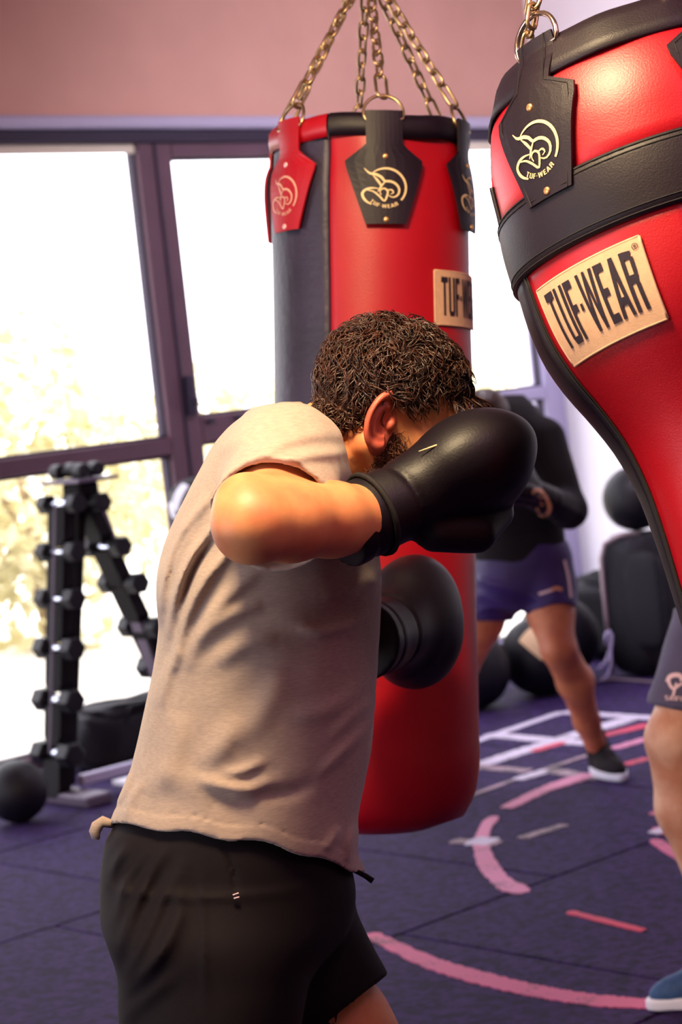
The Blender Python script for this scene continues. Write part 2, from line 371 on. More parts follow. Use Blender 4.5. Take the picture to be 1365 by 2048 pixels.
def glove_sdf(q):
    """q: x towards the knuckles from the wrist, y thumb side, z back of the hand"""
    d = cap(q, (-.035, 0, 0), (.07, 0, 0), .052, .050)
    d = smin(d, ell(q, (.165, 0, .010), (.100, .066, .088)), .03)
    d = smin(d, ell(q, (.195, .0, -.02), (.062, .062, .070)), .02)
    th = np.minimum(cap(q, (.075, .052, -.01), (.140, .076, -.022), .025, .027), cap(q, (.140, .076, -.022), (.190, .062, -.035), .027, .022))
    d = smin(d, th, .008)
    g = np.abs(q[:, 0] - .055 - .05 * q[:, 1]); d = d + .0035 * np.exp(-(g / .005) ** 2)              # cuff seam
    d = d + .003 * np.exp(-(np.abs(q[:, 0] + .012) / .004) ** 2)
    d = np.maximum(d, -(q[:, 0] + .040))
    return d

# ------------------------------------------------------------------ the room
NW, WR, WL, NR, ZC = 7.5, 8.62, -3.2, -3.4, 3.6
def wbox(mb, w0, w1, n0, n1, z0, z1, bev=0): return mb.box(W((w0 + w1) / 2, (n0 + n1) / 2, (z0 + z1) / 2), wv, nv, zv, (w1 - w0) / 2, (n1 - n0) / 2, (z1 - z0) / 2, bev)
def struct(name, mb, m, parent=None):
    o = mb.build(name, m, parent)
    if parent is None: o['kind'] = 'structure'
    return o
floor = struct('floor', wbox(MB(), WL, WR, NR, NW + .3, -.20, -.030), M['slab'])
struct('ceiling', wbox(MB(), WL, WR, NR, NW + .3, ZC, ZC + .15), M['ceiling'])
ww = MB(); wbox(ww, WL, WR, NW - .02, NW + .3, 2.77, ZC); wbox(ww, WL, 1.2, NW - .02, NW + .3, 0, 2.77)
struct('wall_back', ww, M['wall'])
struct('wall_right', wbox(MB(), WR, WR + .2, NR, NW + .3, -.2, ZC), M['wallwhite'])
struct('wall_front', wbox(MB(), WL, WR, NR - .2, NR, -.2, ZC), M['wall'])
wl = MB(); wbox(wl, WL - .2, WL, NR, 2.4, -.2, ZC); wbox(wl, WL - .2, WL, 6.9, NW + .3, -.2, ZC)
wbox(wl, WL - .2, WL, 2.4, 6.9, 2.9, ZC); wbox(wl, WL - .2, WL, 2.4, 6.9, -.2, .25)
struct('wall_left', wl, M['wall'])
struct('trim_1', wbox(MB(), 1.2, WR, NW - .10, NW - .02, 2.712, 2.77, .012), M['strip'])
struct('trim_2', wbox(MB(), 1.2, WR, NW - .07, NW, 2.652, 2.712, .006), M['gasket'])
bb = wbox(MB(), WR - .02, WR, NR, NW, 0, .09); struct('baseboard_right', bb, M['framelite'])

# window bays in the long glazed wall: [w0, w1, transom low, transom high, top of the glass, frame material]
def window(name, w0, w1, t0, t1, top, fm, blind=0.0, side=.045, n=NW, sideR=None):
    f = MB(); sr = side if sideR is None else sideR
    for a, b, c, d in ((w0 - side, w0, 0, 2.66), (w1, w1 + sr, 0, 2.66), (w0, w1, top, 2.655), (w0, w1, 0, .06), (w0, w1, t0, t1)):
        wbox(f, a, b, n - .05, n + .05, c, d, .006)
    o = struct(name, f, fm)
    b = MB()                                                     # glazing beads
    for z0, z1 in ((.06, t0), (t1, top)):
        for a, bb_, c, d in ((w0, w0 + .012, z0, z1), (w1 - .012, w1, z0, z1), (w0, w1, z0, z0 + .012), (w0, w1, z1 - .012, z1)): wbox(b, a, bb_, n - .02, n + .02, c, d)
    b.build('glazing_bead', M['gasket'], o)
    for z0, z1 in ((.06, t0), (t1, top)): wbox(MB(), w0, w1, n - .004, n + .004, z0, z1).build('pane', M['glass'], o)
    if blind:
        wbox(MB(), w0 + .01, w1 - .01, n - .04, n - .025, top - blind, top - .0, .004).build('blind', M['blind'], o)
    return o
w1 = window('window_1', 4.05, 5.885, 1.252, 1.332, 2.655, M['frame'], blind=.045, side=.10)
w2 = window('window_2', 6.075, 7.15, 1.285, 1.410, 2.590, M['frame'], side=.09, sideR=.1)
w3 = window('window_3', 7.35, 8.450, 1.283, 1.350, 2.65, M['framelite'], side=.1, sideR=.15, blind=.05)
w4 = window('window_4', 2.6, 3.85, 1.252, 1.332, 2.655, M['frame'], side=.1)
w5 = window('window_5', 1.3, 2.4, 1.252, 1.332, 2.655, M['frame'], side=.1)
g = MB(); wbox(g, 5.972, 5.985, NW - .058, NW - .048, 0, 2.65); g.build('gasket', M['gasket'], w2)
lt = MB(); wbox(lt, 5.99, 6.035, NW - .085, NW - .05, 1.42, 1.60, .006); wbox(lt, 6.0, 6.02, NW - .12, NW - .08, 1.47, 1.50, .004); lt.build('latch', M['gasket'], w2)
for a in (6.10, 6.27): wbox(MB(), a, a + .045, NW - .066, NW - .05, 1.372, 1.396, .004).build('hinge', M['gasket'], w2)
# tall daylight opening in the left wall
wf = MB()
for a in (2.4, 4.62, 6.84): wf.box(W(WL - .1, a + .025, 1.57), wv, nv, zv, .05, .035, 1.33)
wf.box(W(WL - .1, 4.65, .28), wv, nv, zv, .05, 2.25, .03); wf.box(W(WL - .1, 4.65, 2.87), wv, nv, zv, .05, 2.25, .03)
w6 = struct('window_6', wf, M['frame'])
for a in (2.46, 4.68):
    MB().box(W(WL - .1, a + 1.08, 1.57), wv, nv, zv, .004, 1.08, 1.30).build('pane', M['glass'], w6)
portal('daylight_back', W(5.0, NW + .12, 1.35), -nv, 7.4, 2.6)
portal('daylight_left', W(WL - .16, 4.65, 1.57), wv, 4.4, 2.6)

# rubber floor tiles: real joints, rows staggered
S = 1.06; rows = []
tm = None; k = 0
def tile_mesh(w0, w1_, n0, n1):
    mb = MB(); wbox(mb, w0, w1_, n0, n1, -.030, 0, .004); return mb
r0 = 4.15 - 7 * S
proto = None
for j in range(12):
    n0 = r0 + j * S; n1 = min(n0 + S, NW - .06)
    if n1 - n0 < .1 or n0 > NW: continue
    off = 3.47 if j % 2 else 3.88
    i0 = math.floor((WL - off) / S)
    for i in range(i0, i0 + 14):
        a = max(off + i * S, WL + .01); b = min(off + (i + 1) * S, WR - .01)
        if b - a < .05: continue
        full = (b - a > S - .01) and (n1 - n0 > S - .01)
        if full and proto is not None:
            o = bpy.data.objects.new('rubber_tile', proto[0]); COL.objects.link(o); o.parent = floor
            d = W(a, n0) - W(proto[1], proto[2]); o.location = Vector(tuple(d + np.array([0, 0, random.uniform(-.0012, .0)])))
        else:
            o = tile_mesh(a + .004, b - .004, n0 + .004, n1 - .004).build('rubber_tile', M['tile'], floor)
            if full: proto = (o.data, a, n0)

# painted marks on the rubber
NST = [0]
def stripe(name, pts, wd, m):
    """pts in floor metres, wd width in metres (or list)"""
    pts = [np.array(p) for p in pts]; n = len(pts); wd = [wd] * n if np.isscalar(wd) else wd
    NST[0] += 1; Z = np.array([0, 0, .0010 + .00007 * NST[0]]); v = []; f = []
    for i in range(n):
        t = pts[min(i + 1, n - 1)] - pts[max(i - 1, 0)]; t /= np.linalg.norm(t) + 1e-9; s = np.array([-t[1], t[0], 0])
        v += [pts[i] + Z + s * wd[i] / 2, pts[i] + Z - s * wd[i] / 2, pts[i] + s * wd[i] / 2 - [0, 0, .001], pts[i] - s * wd[i] / 2 - [0, 0, .001]]
    for i in range(n - 1):
        a = 4 * i; b = a + 4; f += [(a, a + 1, b + 1, b), (a, b, b + 2, a + 2), (a + 1, a + 3, b + 3, b + 1)]
    return mk('painted_line', np.array(v), f, m, floor, smooth=False)
def resample(pts, n):
    P_ = np.array(pts, float); d = np.r_[0, np.cumsum(np.hypot(*np.diff(P_, axis=0).T))]
    x, px_ = dense(d, P_[:, 0]); _, py_ = dense(d, P_[:, 1]); t = np.linspace(0, d[-1], n); return [(np.interp(q, x, px_), np.interp(q, x, py_)) for q in t]
def mark(pts, wpx, m, n=0):
    """measured along the photographed line; width given as it looks there, turned into metres on the ground"""
    n = max(n * 3, int(math.hypot(pts[-1][0] - pts[0][0], pts[-1][1] - pts[0][1]) / 5), 6)
    if len(pts) == 2: pts = [(pts[0][0] + (pts[1][0] - pts[0][0]) * t, pts[0][1] + (pts[1][1] - pts[0][1]) * t) for t in np.linspace(0, 1, n)]
    else: pts = resample(pts, n)
    L = [FL(*p) for p in pts]; wd = []
    wl_ = [wpx] * len(pts) if np.isscalar(wpx) else list(np.interp(np.linspace(0, 1, len(pts)), np.linspace(0, 1, len(wpx)), wpx))
    for i, p in enumerate(pts):
        a = pts[max(i - 1, 0)]; b = pts[min(i + 1, len(pts) - 1)]; t = np.array([b[0] - a[0], b[1] - a[1]], float); t /= np.linalg.norm(t); q = np.array([-t[1], t[0]]) * wl_[i] / 2
        A = FL(p[0] + q[0], p[1] + q[1]); B_ = FL(p[0] - q[0], p[1] - q[1]); g_ = L[min(i + 1, len(L) - 1)] - L[max(i - 1, 0)]; g_ /= np.linalg.norm(g_)
        e = A - B_; wd.append(abs(e[0] * -g_[1] + e[1] * g_[0]) * random.uniform(.84, 1.08) * (.55 if i in (0, len(pts) - 1) else 1))
    return stripe('painted_line', L, wd, m)
mark([(930, 1490), (1125, 1424)], 8, M['pw']); mark([(1125, 1424), (1320, 1437)], 8, M['pw'])
mark([(900, 1553), (1000, 1517), (1100, 1486), (1262, 1437)], 14, M['pw'], 8); mark([(975, 1469), (1085, 1479), (1190, 1488)], 11, M['pw'], 5)
mark([(1065, 1503), (1130, 1484)], 7, M['pp2']); mark([(1205, 1472), (1300, 1449)], 9, M['pp2']); mark([(1225, 1498), (1300, 1476)], 9, M['po'])
mark([(1250, 1530), (1300, 1516)], 8, M['pp2']); mark([(930, 1532), (1060, 1542)], 9, M['pw2']); mark([(940, 1592), (1040, 1556), (1190, 1506)], 5, M['pw2'], 5)
mark([(1033, 1560), (1100, 1540)], 10, M['pw']); mark([(1100, 1540), (1200, 1558)], 12, M['pw2'])
mark([(1012, 1617), (1085, 1582), (1185, 1548)], 15, M['po'], 5)
mark([(990, 1633), (975, 1650), (965, 1675), (968, 1710), (985, 1742), (1012, 1768), (1052, 1786)], [18, 24, 34, 38, 34, 32, 14], M['po'], 18)
mark([(905, 1682), (1000, 1687)], 10, M['pw2']); mark([(940, 1682), (990, 1684)], 16, M['pw'])
mark([(1040, 1678), (1132, 1650)], 9, M['pw2']); mark([(1138, 1824), (1290, 1862)], 9, M['pp2'])
mark([(740, 1868), (790, 1893), (860, 1925), (960, 1956), (1080, 1984), (1200, 2002), (1340, 2010)], [20, 26, 28, 26, 24, 22, 18], M['pp'], 24)
for a, b in (((1312, 1632), (1390, 1610)), ((1316, 1655), (1400, 1690)), ((1308, 1680), (1400, 1740)), ((1330, 1625), (1400, 1660))): mark([a, b], 18, M['pp'])
mark([(1305, 1668), (1350, 1652)], 12, M['pw'])

# ------------------------------------------------------------------ outdoors
gp = MB(); wbox(gp, -30, 45, NW + .3, 60, -.2, -.02); struct('ground', gp, M['concrete'])
def bush(w, n, sx, sy, sz, seed, label, li, trunk=True):
    rs = np.random.RandomState(seed); t = thing('bush', label, 'bush', W(w, n, -.02), 'shrubs outside the glazed wall')
    if trunk:
        mb = MB()
        for k in range(5):
            a = rs.rand() * 6.28; q = W(w, n) + wv * sx * .5 * math.cos(a) + nv * sy * .5 * math.sin(a)
            mb.tube([W(w, n, -.02), (W(w, n) + q) / 2 + zv * sz * .45, q + zv * sz * .8], [.04, .03, .012], 5)
        mb.build('stem', M['bark'], t)
    N = 2200; d = rs.normal(size=(N, 3)); d /= np.linalg.norm(d, axis=1)[:, None]; rr = (.35 + .65 * rs.rand(N) ** .4) * (1 + .25 * np.sin(5 * d[:, 0] + seed) * np.cos(4 * d[:, 2]))
    c = W(w, n, sz * .55) + (wv * d[:, 0:1] * sx + nv * d[:, 1:2] * sy + zv * d[:, 2:3] * sz * .55) * rr[:, None]
    a = rs.normal(size=(N, 3)); a /= np.linalg.norm(a, axis=1)[:, None]; b = np.cross(a, rs.normal(size=(N, 3))); b /= np.linalg.norm(b, axis=1)[:, None]; s = (.05 + .05 * rs.rand(N))[:, None]
    v = np.stack([c - a * s, c - b * s * .45, c + a * s, c + b * s * .45], 1).reshape(-1, 3)
    o = mk('foliage', v, np.arange(4 * N).reshape(N, 4), M['leaf%d' % li], t, smooth=False, kind='stuff')
for i, (w, n, a, b, c, li, lb) in enumerate([
    (4.3, 10.6, .75, .6, 1.25, 1, 'pale yellow-green shrub outside the large left window, left of the dumbbell rack'),
    (6.0, 10.9, .75, .6, 1.5, 0, 'washed-out leafy shrub outside, seen just right of the dumbbell rack'),
    (7.7, 11.2, .8, .7, 1.9, 3, 'tall pale shrub outside behind the dark window post'),
    (6.9, 13.6, 1.0, .8, 2.35, 2, 'tallest straw-coloured shrub outside, rising above the transom of the left window'),
    (10.1, 12.0, 1.0, .8, 1.5, 3, 'pale shrub outside hidden behind the red and black hanging bag'),
    (13.2, 12.5, 1.1, .8, 1.35, 3, 'pale shrub outside the right-hand window above the dark shirt'),
    (4.2, 13.8, 1.0, .8, 1.7, 3, 'cream-leaved shrub further out behind the yellow-green one')]):
    bush(w, n, a, b, c, i + 3, lb, li)

# ------------------------------------------------------------------ hanging bags
class Bag:
    def __init__(s, O, a, prof, disp=None):
        s.O = np.array(O, float); s.a = a / np.linalg.norm(a); e1 = -cf - s.a * (-cf @ s.a); s.e1 = e1 / np.linalg.norm(e1); s.e2 = np.cross(s.a, s.e1)
        if s.e2 @ cr < 0: s.e2 = -s.e2
        s.T, s.Rr = dense([p[0] for p in prof], [p[1] for p in prof], 10); s.disp = disp
    def R(s, t): return float(np.interp(t, s.T, s.Rr))
    def pt(s, th, t, off=0.0):
        R = s.R(t) + off + (s.disp(th, t) if s.disp else 0)
        return s.O + s.a * t + R * (s.e1 * math.cos(th) + s.e2 * math.sin(th))
    def sheet(s, mb, th0, th1, t0, t1, off=0.0, thick=.004, nt=None, nth=None, edge=.35):
        nth = nth or max(3, int(abs(th1 - th0) / .07)); nt = nt or max(3, int((t1 - t0) / .022)); v = []; f = []
        A = [th0] + list(np.linspace(th0 + .012, th1 - .012, nth)) + [th1]; B = [t0] + list(np.linspace(t0 + .002, t1 - .002, nt)) + [t1]
        for j, t in enumerate(B):
            for i, th in enumerate(A):
                e = (i in (0, len(A) - 1)) or (j in (0, len(B) - 1)); v.append(s.pt(th, t, off - (thick if e else 0)))
        n = len(A)
        for j in range(len(B) - 1):
            for i in range(n - 1): f.append((j * n + i, j * n + i + 1, (j + 1) * n + i + 1, (j + 1) * n + i))
        return mb.add(v, f)
    def ring(s, mb, t, rr, th0=0, th1=2 * math.pi, n=48, off=0.0, m=8):
        full = th1 - th0 > 6.2; A = np.linspace(th0, th1, n, endpoint=not full)
        return mb.tube([s.pt(a, t, off) for a in A], rr, m, closed=full)
    def strip(s, mb, th, rows, off0, off1, nc=8, lean=0.0):
        """leather piece: rows [(t, half width, shift)] laid on the surface about angle th"""
        v = []; f = []
        T = []
        for i in range(len(rows) - 1):
            k = max(1, int((rows[i + 1][0] - rows[i][0]) / .012))
            for q in range(k): x = q / k; T.append([rows[i][c] * (1 - x) + rows[i + 1][c] * x for c in range(3)])
        T.append(list(rows[-1]))
        for t, hw, sh in T:
            R = max(s.R(max(t, 0)), .05)
            for c in range(nc + 1):
                u = sh + hw * (2 * c / nc - 1); v.append(s.pt(th + u / R, t, off1))
            for c in range(nc + 1):
                u = sh + hw * (2 * c / nc - 1); v.append(s.pt(th + u / R, t, off0))
        n = 2 * (nc + 1)
        for j in range(len(T) - 1):
            a = j * n; b = a + n
            for c in range(nc): f.append((a + c, a + c + 1, b + c + 1, b + c))
            f.append((a, b, b + nc + 1, a + nc + 1)); f.append((a + nc, a + n - 1, b + n - 1, b + nc))
        l = (len(T) - 1) * n
        for c in range(nc): f.append((l + c, l + c + 1, l + nc + 2 + c, l + nc + 1 + c)); f.append((c, nc + 1 + c, nc + 2 + c, c + 1))
        return mb.add(v, f)
    def uv(s, th, t0, u, v, off): return s.pt(th + u / s.R(t0), t0 + v, off)

GL = {'T': (.62, [((0, .86), (.62, .86), (.62, 1), (0, 1)), ((.215, 0), (.405, 0), (.405, .86), (.215, .86))]),
 'U': (.62, [((0, .12), (.19, .12), (.19, 1), (0, 1)), ((.43, .12), (.62, .12), (.62, 1), (.43, 1)), ((.10, 0), (.52, 0), (.62, .12), (0, .12))]),
 'F': (.50, [((0, 0), (.19, 0), (.19, 1), (0, 1)), ((.19, .86), (.50, .86), (.50, 1), (.19, 1)), ((.19, .45), (.43, .45), (.43, .58), (.19, .58))]),
 '.': (.16, [((0, .42), (.16, .42), (.16, .54), (0, .54))]),
 'W': (.98, [((0, 1), (.18, 1), (.34, 0), (.18, 0)), ((.18, 0), (.34, 0), (.56, 1), (.42, 1)), ((.42, 1), (.56, 1), (.80, 0), (.64, 0)), ((.64, 0), (.80, 0), (.98, 1), (.80, 1))]),
 'E': (.50, [((0, 0), (.19, 0), (.19, 1), (0, 1)), ((.19, .86), (.50, .86), (.50, 1), (.19, 1)), ((.19, .45), (.44, .45), (.44, .58), (.19, .58)), ((.19, 0), (.50, 0), (.50, .14), (.19, .14))]),
 'A': (.70, [((0, 0), (.18, 0), (.44, 1), (.24, 1)), ((.52, 0), (.70, 0), (.46, 1), (.26, 1)), ((.17, .20), (.53, .20), (.50, .33), (.20, .33))]),
 'R': (.62, [((0, 0), (.19, 0), (.19, 1), (0, 1)), ((.19, .86), (.50, .86), (.58, 1 - .02), (.19, 1)), ((.43, .58), (.62, .62), (.62, .88), (.43, .88)), ((.19, .46), (.55, .46), (.62, .60), (.19, .60)), ((.43, 0), (.62, 0), (.58, .46), (.38, .46))]),
 'S': (.55, [((0, .86), (.55, .86), (.55, 1), (0, 1)), ((0, .5), (.18, .5), (.18, .86), (0, .86)), ((0, .44), (.55, .44), (.55, .57), (0, .57)), ((.37, .14), (.55, .14), (.55, .44), (.37, .44)), ((0, 0), (.55, 0), (.55, .14), (0, .14))]),
 'I': (.19, [((0, 0), (.19, 0), (.19, 1), (0, 1))]),
 'L': (.48, [((0, 0), (.19, 0), (.19, 1), (0, 1)), ((.19, 0), (.48, 0), (.48, .14), (.19, .14))]),
 'K': (.62, [((0, 0), (.19, 0), (.19, 1), (0, 1)), ((.19, .42), (.30, .60), (.60, 1), (.40, 1)), ((.26, .58), (.40, .66), (.64, 0), (.44, 0))])}
def glyph_quads(text, gap=.09):
    x = 0; out = []
    for ch in text:
        w, q = GL[ch]; out += [[(x + a, b) for a, b in p] for p in q]; x += w + gap
    return out, x - gap
def fill(mb, quads, mapf, nu=2, nv_=5):
    """flat print: quads (u,v) laid with mapf on a curved surface"""
    for q in quads:
        q = [np.array(p, float) for p in q]; v = []
        for j in range(nv_ + 1):
            for i in range(nu + 1):
                a = i / nu; b = j / nv_; p = (q[0] * (1 - a) + q[1] * a) * (1 - b) + (q[3] * (1 - a) + q[2] * a) * b; v.append(mapf(p[0], p[1]))
        mb.add(v, [(j * (nu + 1) + i, j * (nu + 1) + i + 1, (j + 1) * (nu + 1) + i + 1, (j + 1) * (nu + 1) + i) for j in range(nv_) for i in range(nu)])
    return mb
def ribbon_quads(pts, w):
    pts = np.array(pts, float); n = len(pts); w = np.interp(np.linspace(0, 1, n), np.linspace(0, 1, len(w)), w) if hasattr(w, '__len__') else np.full(n, w)
    L = []
    for i in range(n):
        t = pts[min(i + 1, n - 1)] - pts[max(i - 1, 0)]; t /= np.hypot(*t) + 1e-9; s = np.array([-t[1], t[0]]) * w[i] / 2; L.append((pts[i] + s, pts[i] - s))
    return [[L[i][0], L[i][1], L[i + 1][1], L[i + 1][0]] for i in range(n - 1)]
def curve(pts, n=16): return resample(pts, n)
LOGO = []
def _z(x, y): return ((x - 745) / 98.0, (1065 - y) / 98.0)
LOGO += ribbon_quads([(.98 * math.cos(a), .98 * math.sin(a)) for a in np.radians(np.linspace(128, -42, 26))], [.05, .10, .12, .12, .11, .09])
LOGO += ribbon_quads(curve([_z(644, 966), _z(668, 992), _z(700, 1000), _z(728, 1018), _z(738, 1034), _z(762, 1034), _z(790, 1046), _z(808, 1074), _z(800, 1104), _z(776, 1116), _z(756, 1106)], 22), [.03, .14, .12, .12, .10, .04])
LOGO += ribbon_quads(curve([_z(684, 1004), _z(700, 1022), _z(714, 1042), _z(722, 1056)], 8), [.03, .12, .10])
LOGO += ribbon_quads(curve([_z(738, 1040), _z(724, 1058), _z(712, 1078), _z(706, 1088)], 8), [.06, .10, .03])
LOGO += ribbon_quads(curve([_z(712, 1072), _z(684, 1068), _z(652, 1074), _z(634, 1092), _z(638, 1116), _z(656, 1138), _z(676, 1150)], 16), [.03, .10, .13, .12, .06])
LOGO += ribbon_quads(curve([_z(652, 1076), _z(686, 1086), _z(712, 1108), _z(738, 1134), _z(748, 1112), _z(752, 1082), _z(734, 1070), _z(716, 1084), _z(722, 1104)], 20), [.04, .09, .09, .09, .04])
LOGO += ribbon_quads(curve([_z(752, 1080), _z(772, 1078), _z(780, 1092), _z(766, 1100)], 8), [.05, .08, .03])
_q, _w = glyph_quads('TUF.WEAR', .16)
for q in _q:      # the small lettering bends round the lower left of the ring
    r_ = []
    for u, v in q:
        a = math.radians(222 + (u / _w) * 82); rad = 1.08 - (1 - v) * -.0 - v * .19; r_.append((rad * math.cos(a), rad * math.sin(a)))
    LOGO.append(r_)

def link_mesh(L=.034, Wd=.017, r=.0030):
    mb = MB(); h = (L - Wd) / 2; p = []
    for k in range(7): a = math.pi * k / 6; p.append((Wd / 2 * math.cos(a), 0, h + Wd / 2 * math.sin(a)))
    for k in range(7): a = math.pi + math.pi * k / 6; p.append((Wd / 2 * math.cos(a), 0, -h + Wd / 2 * math.sin(a)))
    mb.tube(p, r, 6, closed=True); me = bpy.data.meshes.new('chain_link'); me.from_pydata(mb.v, [], mb.f); me.polygons.foreach_set('use_smooth', [True] * len(me.polygons)); me.materials.append(M['brass']); return me
LINK = link_mesh(); BIGLINK = link_mesh(.056, .022, .0032)
def chain(parent, A, B, pitch=.027, first=True):
    """links from ring A up to B; the first one is a longer snap link"""
    A = np.array(A); B = np.array(B); d = B - A; L = np.linalg.norm(d); d /= L
    pos = .022 if first else 0.0; k = 0; org = ORG[parent]
    s = np.cross(d, cf); s /= np.linalg.norm(s); t = np.cross(d, s)
    while pos < L:
        big = first and k == 0; c = A + d * pos; a = math.radians(35 + 90 * (k % 2) + random.uniform(-12, 12)); x = s * math.cos(a) + t * math.sin(a); y = np.cross(d, x)
        o = bpy.data.objects.new('chain_link', BIGLINK if big else LINK); COL.objects.link(o); o.parent = parent; l = c - org
        o.matrix_local = Matrix(((x[0], y[0], d[0], l[0]), (x[1], y[1], d[1], l[1]), (x[2], y[2], d[2], l[2]), (0, 0, 0, 1)))
        pos += .040 if big else pitch; k += 1
def dring(parent, bag, th, t, rad, wire, tilt=0.0, m=None):
    c = bag.pt(th, t, .004); out = bag.e1 * math.cos(th) + bag.e2 * math.sin(th); side = np.cross(bag.a, out); up = -bag.a * math.cos(tilt) - out * math.sin(tilt)
    p = [c + side * rad * math.cos(a) + up * rad * math.sin(a) for a in np.linspace(-.35, math.pi + .35, 18)]
    MB().tube(p, wire, 8, closed=True).build('ring', m or M['brass'], parent, True); return c + up * rad
def patch(parent, bag, th, leather, ink, riv, rows, lc, ls, off=.0, roll=0.0, stitch=False):
    o = bag.strip(MB(), th, rows, off, off + .0045).build('leather_patch', leather, parent)
    ct, st = math.cos(roll), math.sin(roll)
    f = lambda u, v: bag.uv(th, lc, (u * ct - v * st) * ls + np.interp(lc, [r[0] for r in rows], [r[2] for r in rows]), -(u * st + v * ct) * ls, off + .0056)
    fill(MB(), LOGO, f, 1, 1).build('printed_emblem', ink, o)
    for v in (-1.62, 1.66):
        c = bag.uv(th, lc, np.interp(lc, [r[0] for r in rows], [r[2] for r in rows]), v * ls, off + .004); nrm = bag.e1 * math.cos(th) + bag.e2 * math.sin(th)
        MB().lathe(c, nrm, [(0, .0055), (.0018, .005), (.0028, .003), (.0030, .0008)], 12).build('rivet', riv, o, True)
    if stitch:
        mb = MB()
        for sgn in (-1, 1):
            for a, b in zip(rows[:-1], rows[1:]):
                mb.tube([bag.uv(th, lc, a[2] + sgn * (a[1] - .006), a[0] - lc, off + .005), bag.uv(th, lc, b[2] + sgn * (b[1] - .006), b[0] - lc, off + .005)], .0007, 4)
        r = rows[-1]; mb.tube([bag.uv(th, lc, r[2] - r[1] + .006, r[0] - lc - .006, off + .005), bag.uv(th, lc, r[2] + r[1] - .006, r[0] - lc - .006, off + .005)], .0007, 4)
        mb.build('stitching', M['stitch'], o)
    return o
def label(parent, bag, th, t, w, h, rs=1.0, roll=0.0, reg=False, off=.002):
    """sewn woven badge with tall block letters"""
    ct, st = math.cos(roll), math.sin(roll)
    def f0(o_): return lambda u, v: bag.uv(th, t, u * ct - v * st, -(u * st + v * ct), o_)
    mb = MB(); fill(mb, [[(-w / 2, -h / 2), (w / 2, -h / 2), (w / 2, h / 2), (-w / 2, h / 2)]], f0(off + .0025), 12, 6)
    for a, b in (((-w / 2, -h / 2), (w / 2, -h / 2)), ((w / 2, -h / 2), (w / 2, h / 2)), ((w / 2, h / 2), (-w / 2, h / 2)), ((-w / 2, h / 2), (-w / 2, -h / 2))):
        mb.tube([f0(off + .0012)(a[0] + (b[0] - a[0]) * k / 12, a[1] + (b[1] - a[1]) * k / 12) for k in range(13)], .0019, 6)
    o = mb.build('woven_label', M['label'], parent, True)
    q, gw = glyph_quads('TUF.WEAR', .10); sx = w * .84 / gw; sy = h * .72
    def fm(u, v):      # the middle letters are shorter
        x = u / gw; k = 1 - .30 * (1 - min(1, abs(x - .46) / .42) ** 1.0) * 0 ; return f0(off + .0036)((u - gw / 2) * sx, (v - .5) * sy * k + h * .03)
    fill(MB(), q, fm, 2, 5).build('printed_lettering', M['ink'], o)
    if reg:
        c = (w * .455, h * .40); mb = MB(); fill(mb, ribbon_quads([(c[0] + .0036 * math.cos(a), c[1] + .0036 * math.sin(a)) for a in np.linspace(0, 6.283, 14)], .0008), f0(off + .0036), 1, 1)
        qq, ww_ = glyph_quads('R'); fill(mb, qq, lambda u, v: f0(off + .0036)(c[0] + (u - .3) * .004, c[1] + (v - .5) * .0042), 1, 1); mb.build('registered_mark', M['ink'], o)
    return o

# the long straight bag in the middle
Tp = P(740, 270, 3.90); Bt = P(758, 1655, 3.90); AX = (Bt - Tp); LB = np.linalg.norm(AX)
def wr1(th, t):
    k = math.exp(-((t - .06) / .07) ** 2); return .004 * math.sin(th * 7 + 1) * k - .006 * math.exp(-((t - .055) / .035) ** 2) * abs(math.sin(1.5 * th + .1)) + .0012 * math.sin(9 * t + 2 * th) * math.sin(5 * th)
hb = Bag(Tp, AX, [(0, .176), (.05, .180), (.3, .183), (.7, .186), (1.1, .188), (LB - .10, .186), (LB - .045, .170), (LB - .012, .135), (LB, .09)], wr1)
bag1 = thing('heavy_bag', 'straight red and black hanging punch bag on brass chains behind the boxer', 'punch bag', Tp)
d2 = math.radians
mb = MB(); prof = [(0.004, .165), (0.006, .172)] + [(t, hb.R(t) - .016) for t in np.linspace(.02, LB - .02, 20)] + [(LB, .085), (LB + .004, .03)]
mb.lathe(Tp, AX, prof, 40).build('filling', M['black'], bag1, True)
hb.sheet(MB(), d2(-25), d2(150), .012, LB).build('red_panel', M['red'], bag1, True)
hb.sheet(MB(), d2(-152), d2(-25.3), .012, LB).build('black_panel', M['blackpan'], bag1, True)
hb.sheet(MB(), d2(151.5), d2(206.5), .012, LB).build('back_panel', M['black'], bag1, True)
def rim(a0, a1, m):
    mb = MB(); A = np.linspace(a0, a1, max(6, int((a1 - a0) * 9))); 
    v = []; f = []; prf = [(.034, .0), (.034, .006), (.018, .009), (.002, .008), (-.008, .001), (-.006, -.02), (.01, -.03)]
    for a in A:
        for t, o_ in prf: v.append(hb.O + hb.a * (t + .003 * math.sin(5 * a)) + (.178 + o_ + .002 * math.sin(11 * a)) * (hb.e1 * math.cos(a) + hb.e2 * math.sin(a)))
    n = len(prf)
    for i in range(len(A) - 1):
        for k in range(n - 1): f.append((i * n + k, i * n + k + 1, (i + 1) * n + k + 1, (i + 1) * n + k))
    return mb.add(v, f).build('top_trim', m, bag1, True)
rim(d2(-24), d2(206), M['black']); o = rim(d2(-154), d2(-25), M['red']); o['label'] = 'red leather trim over the black panel'
ROWS = [(-.010, .031, 0), (.050, .031, 0), (.058, .040, 0), (.078, .068, 0), (.090, .066, 0), (.192, .034, 0)]
APX = P(735, -70, 3.90)
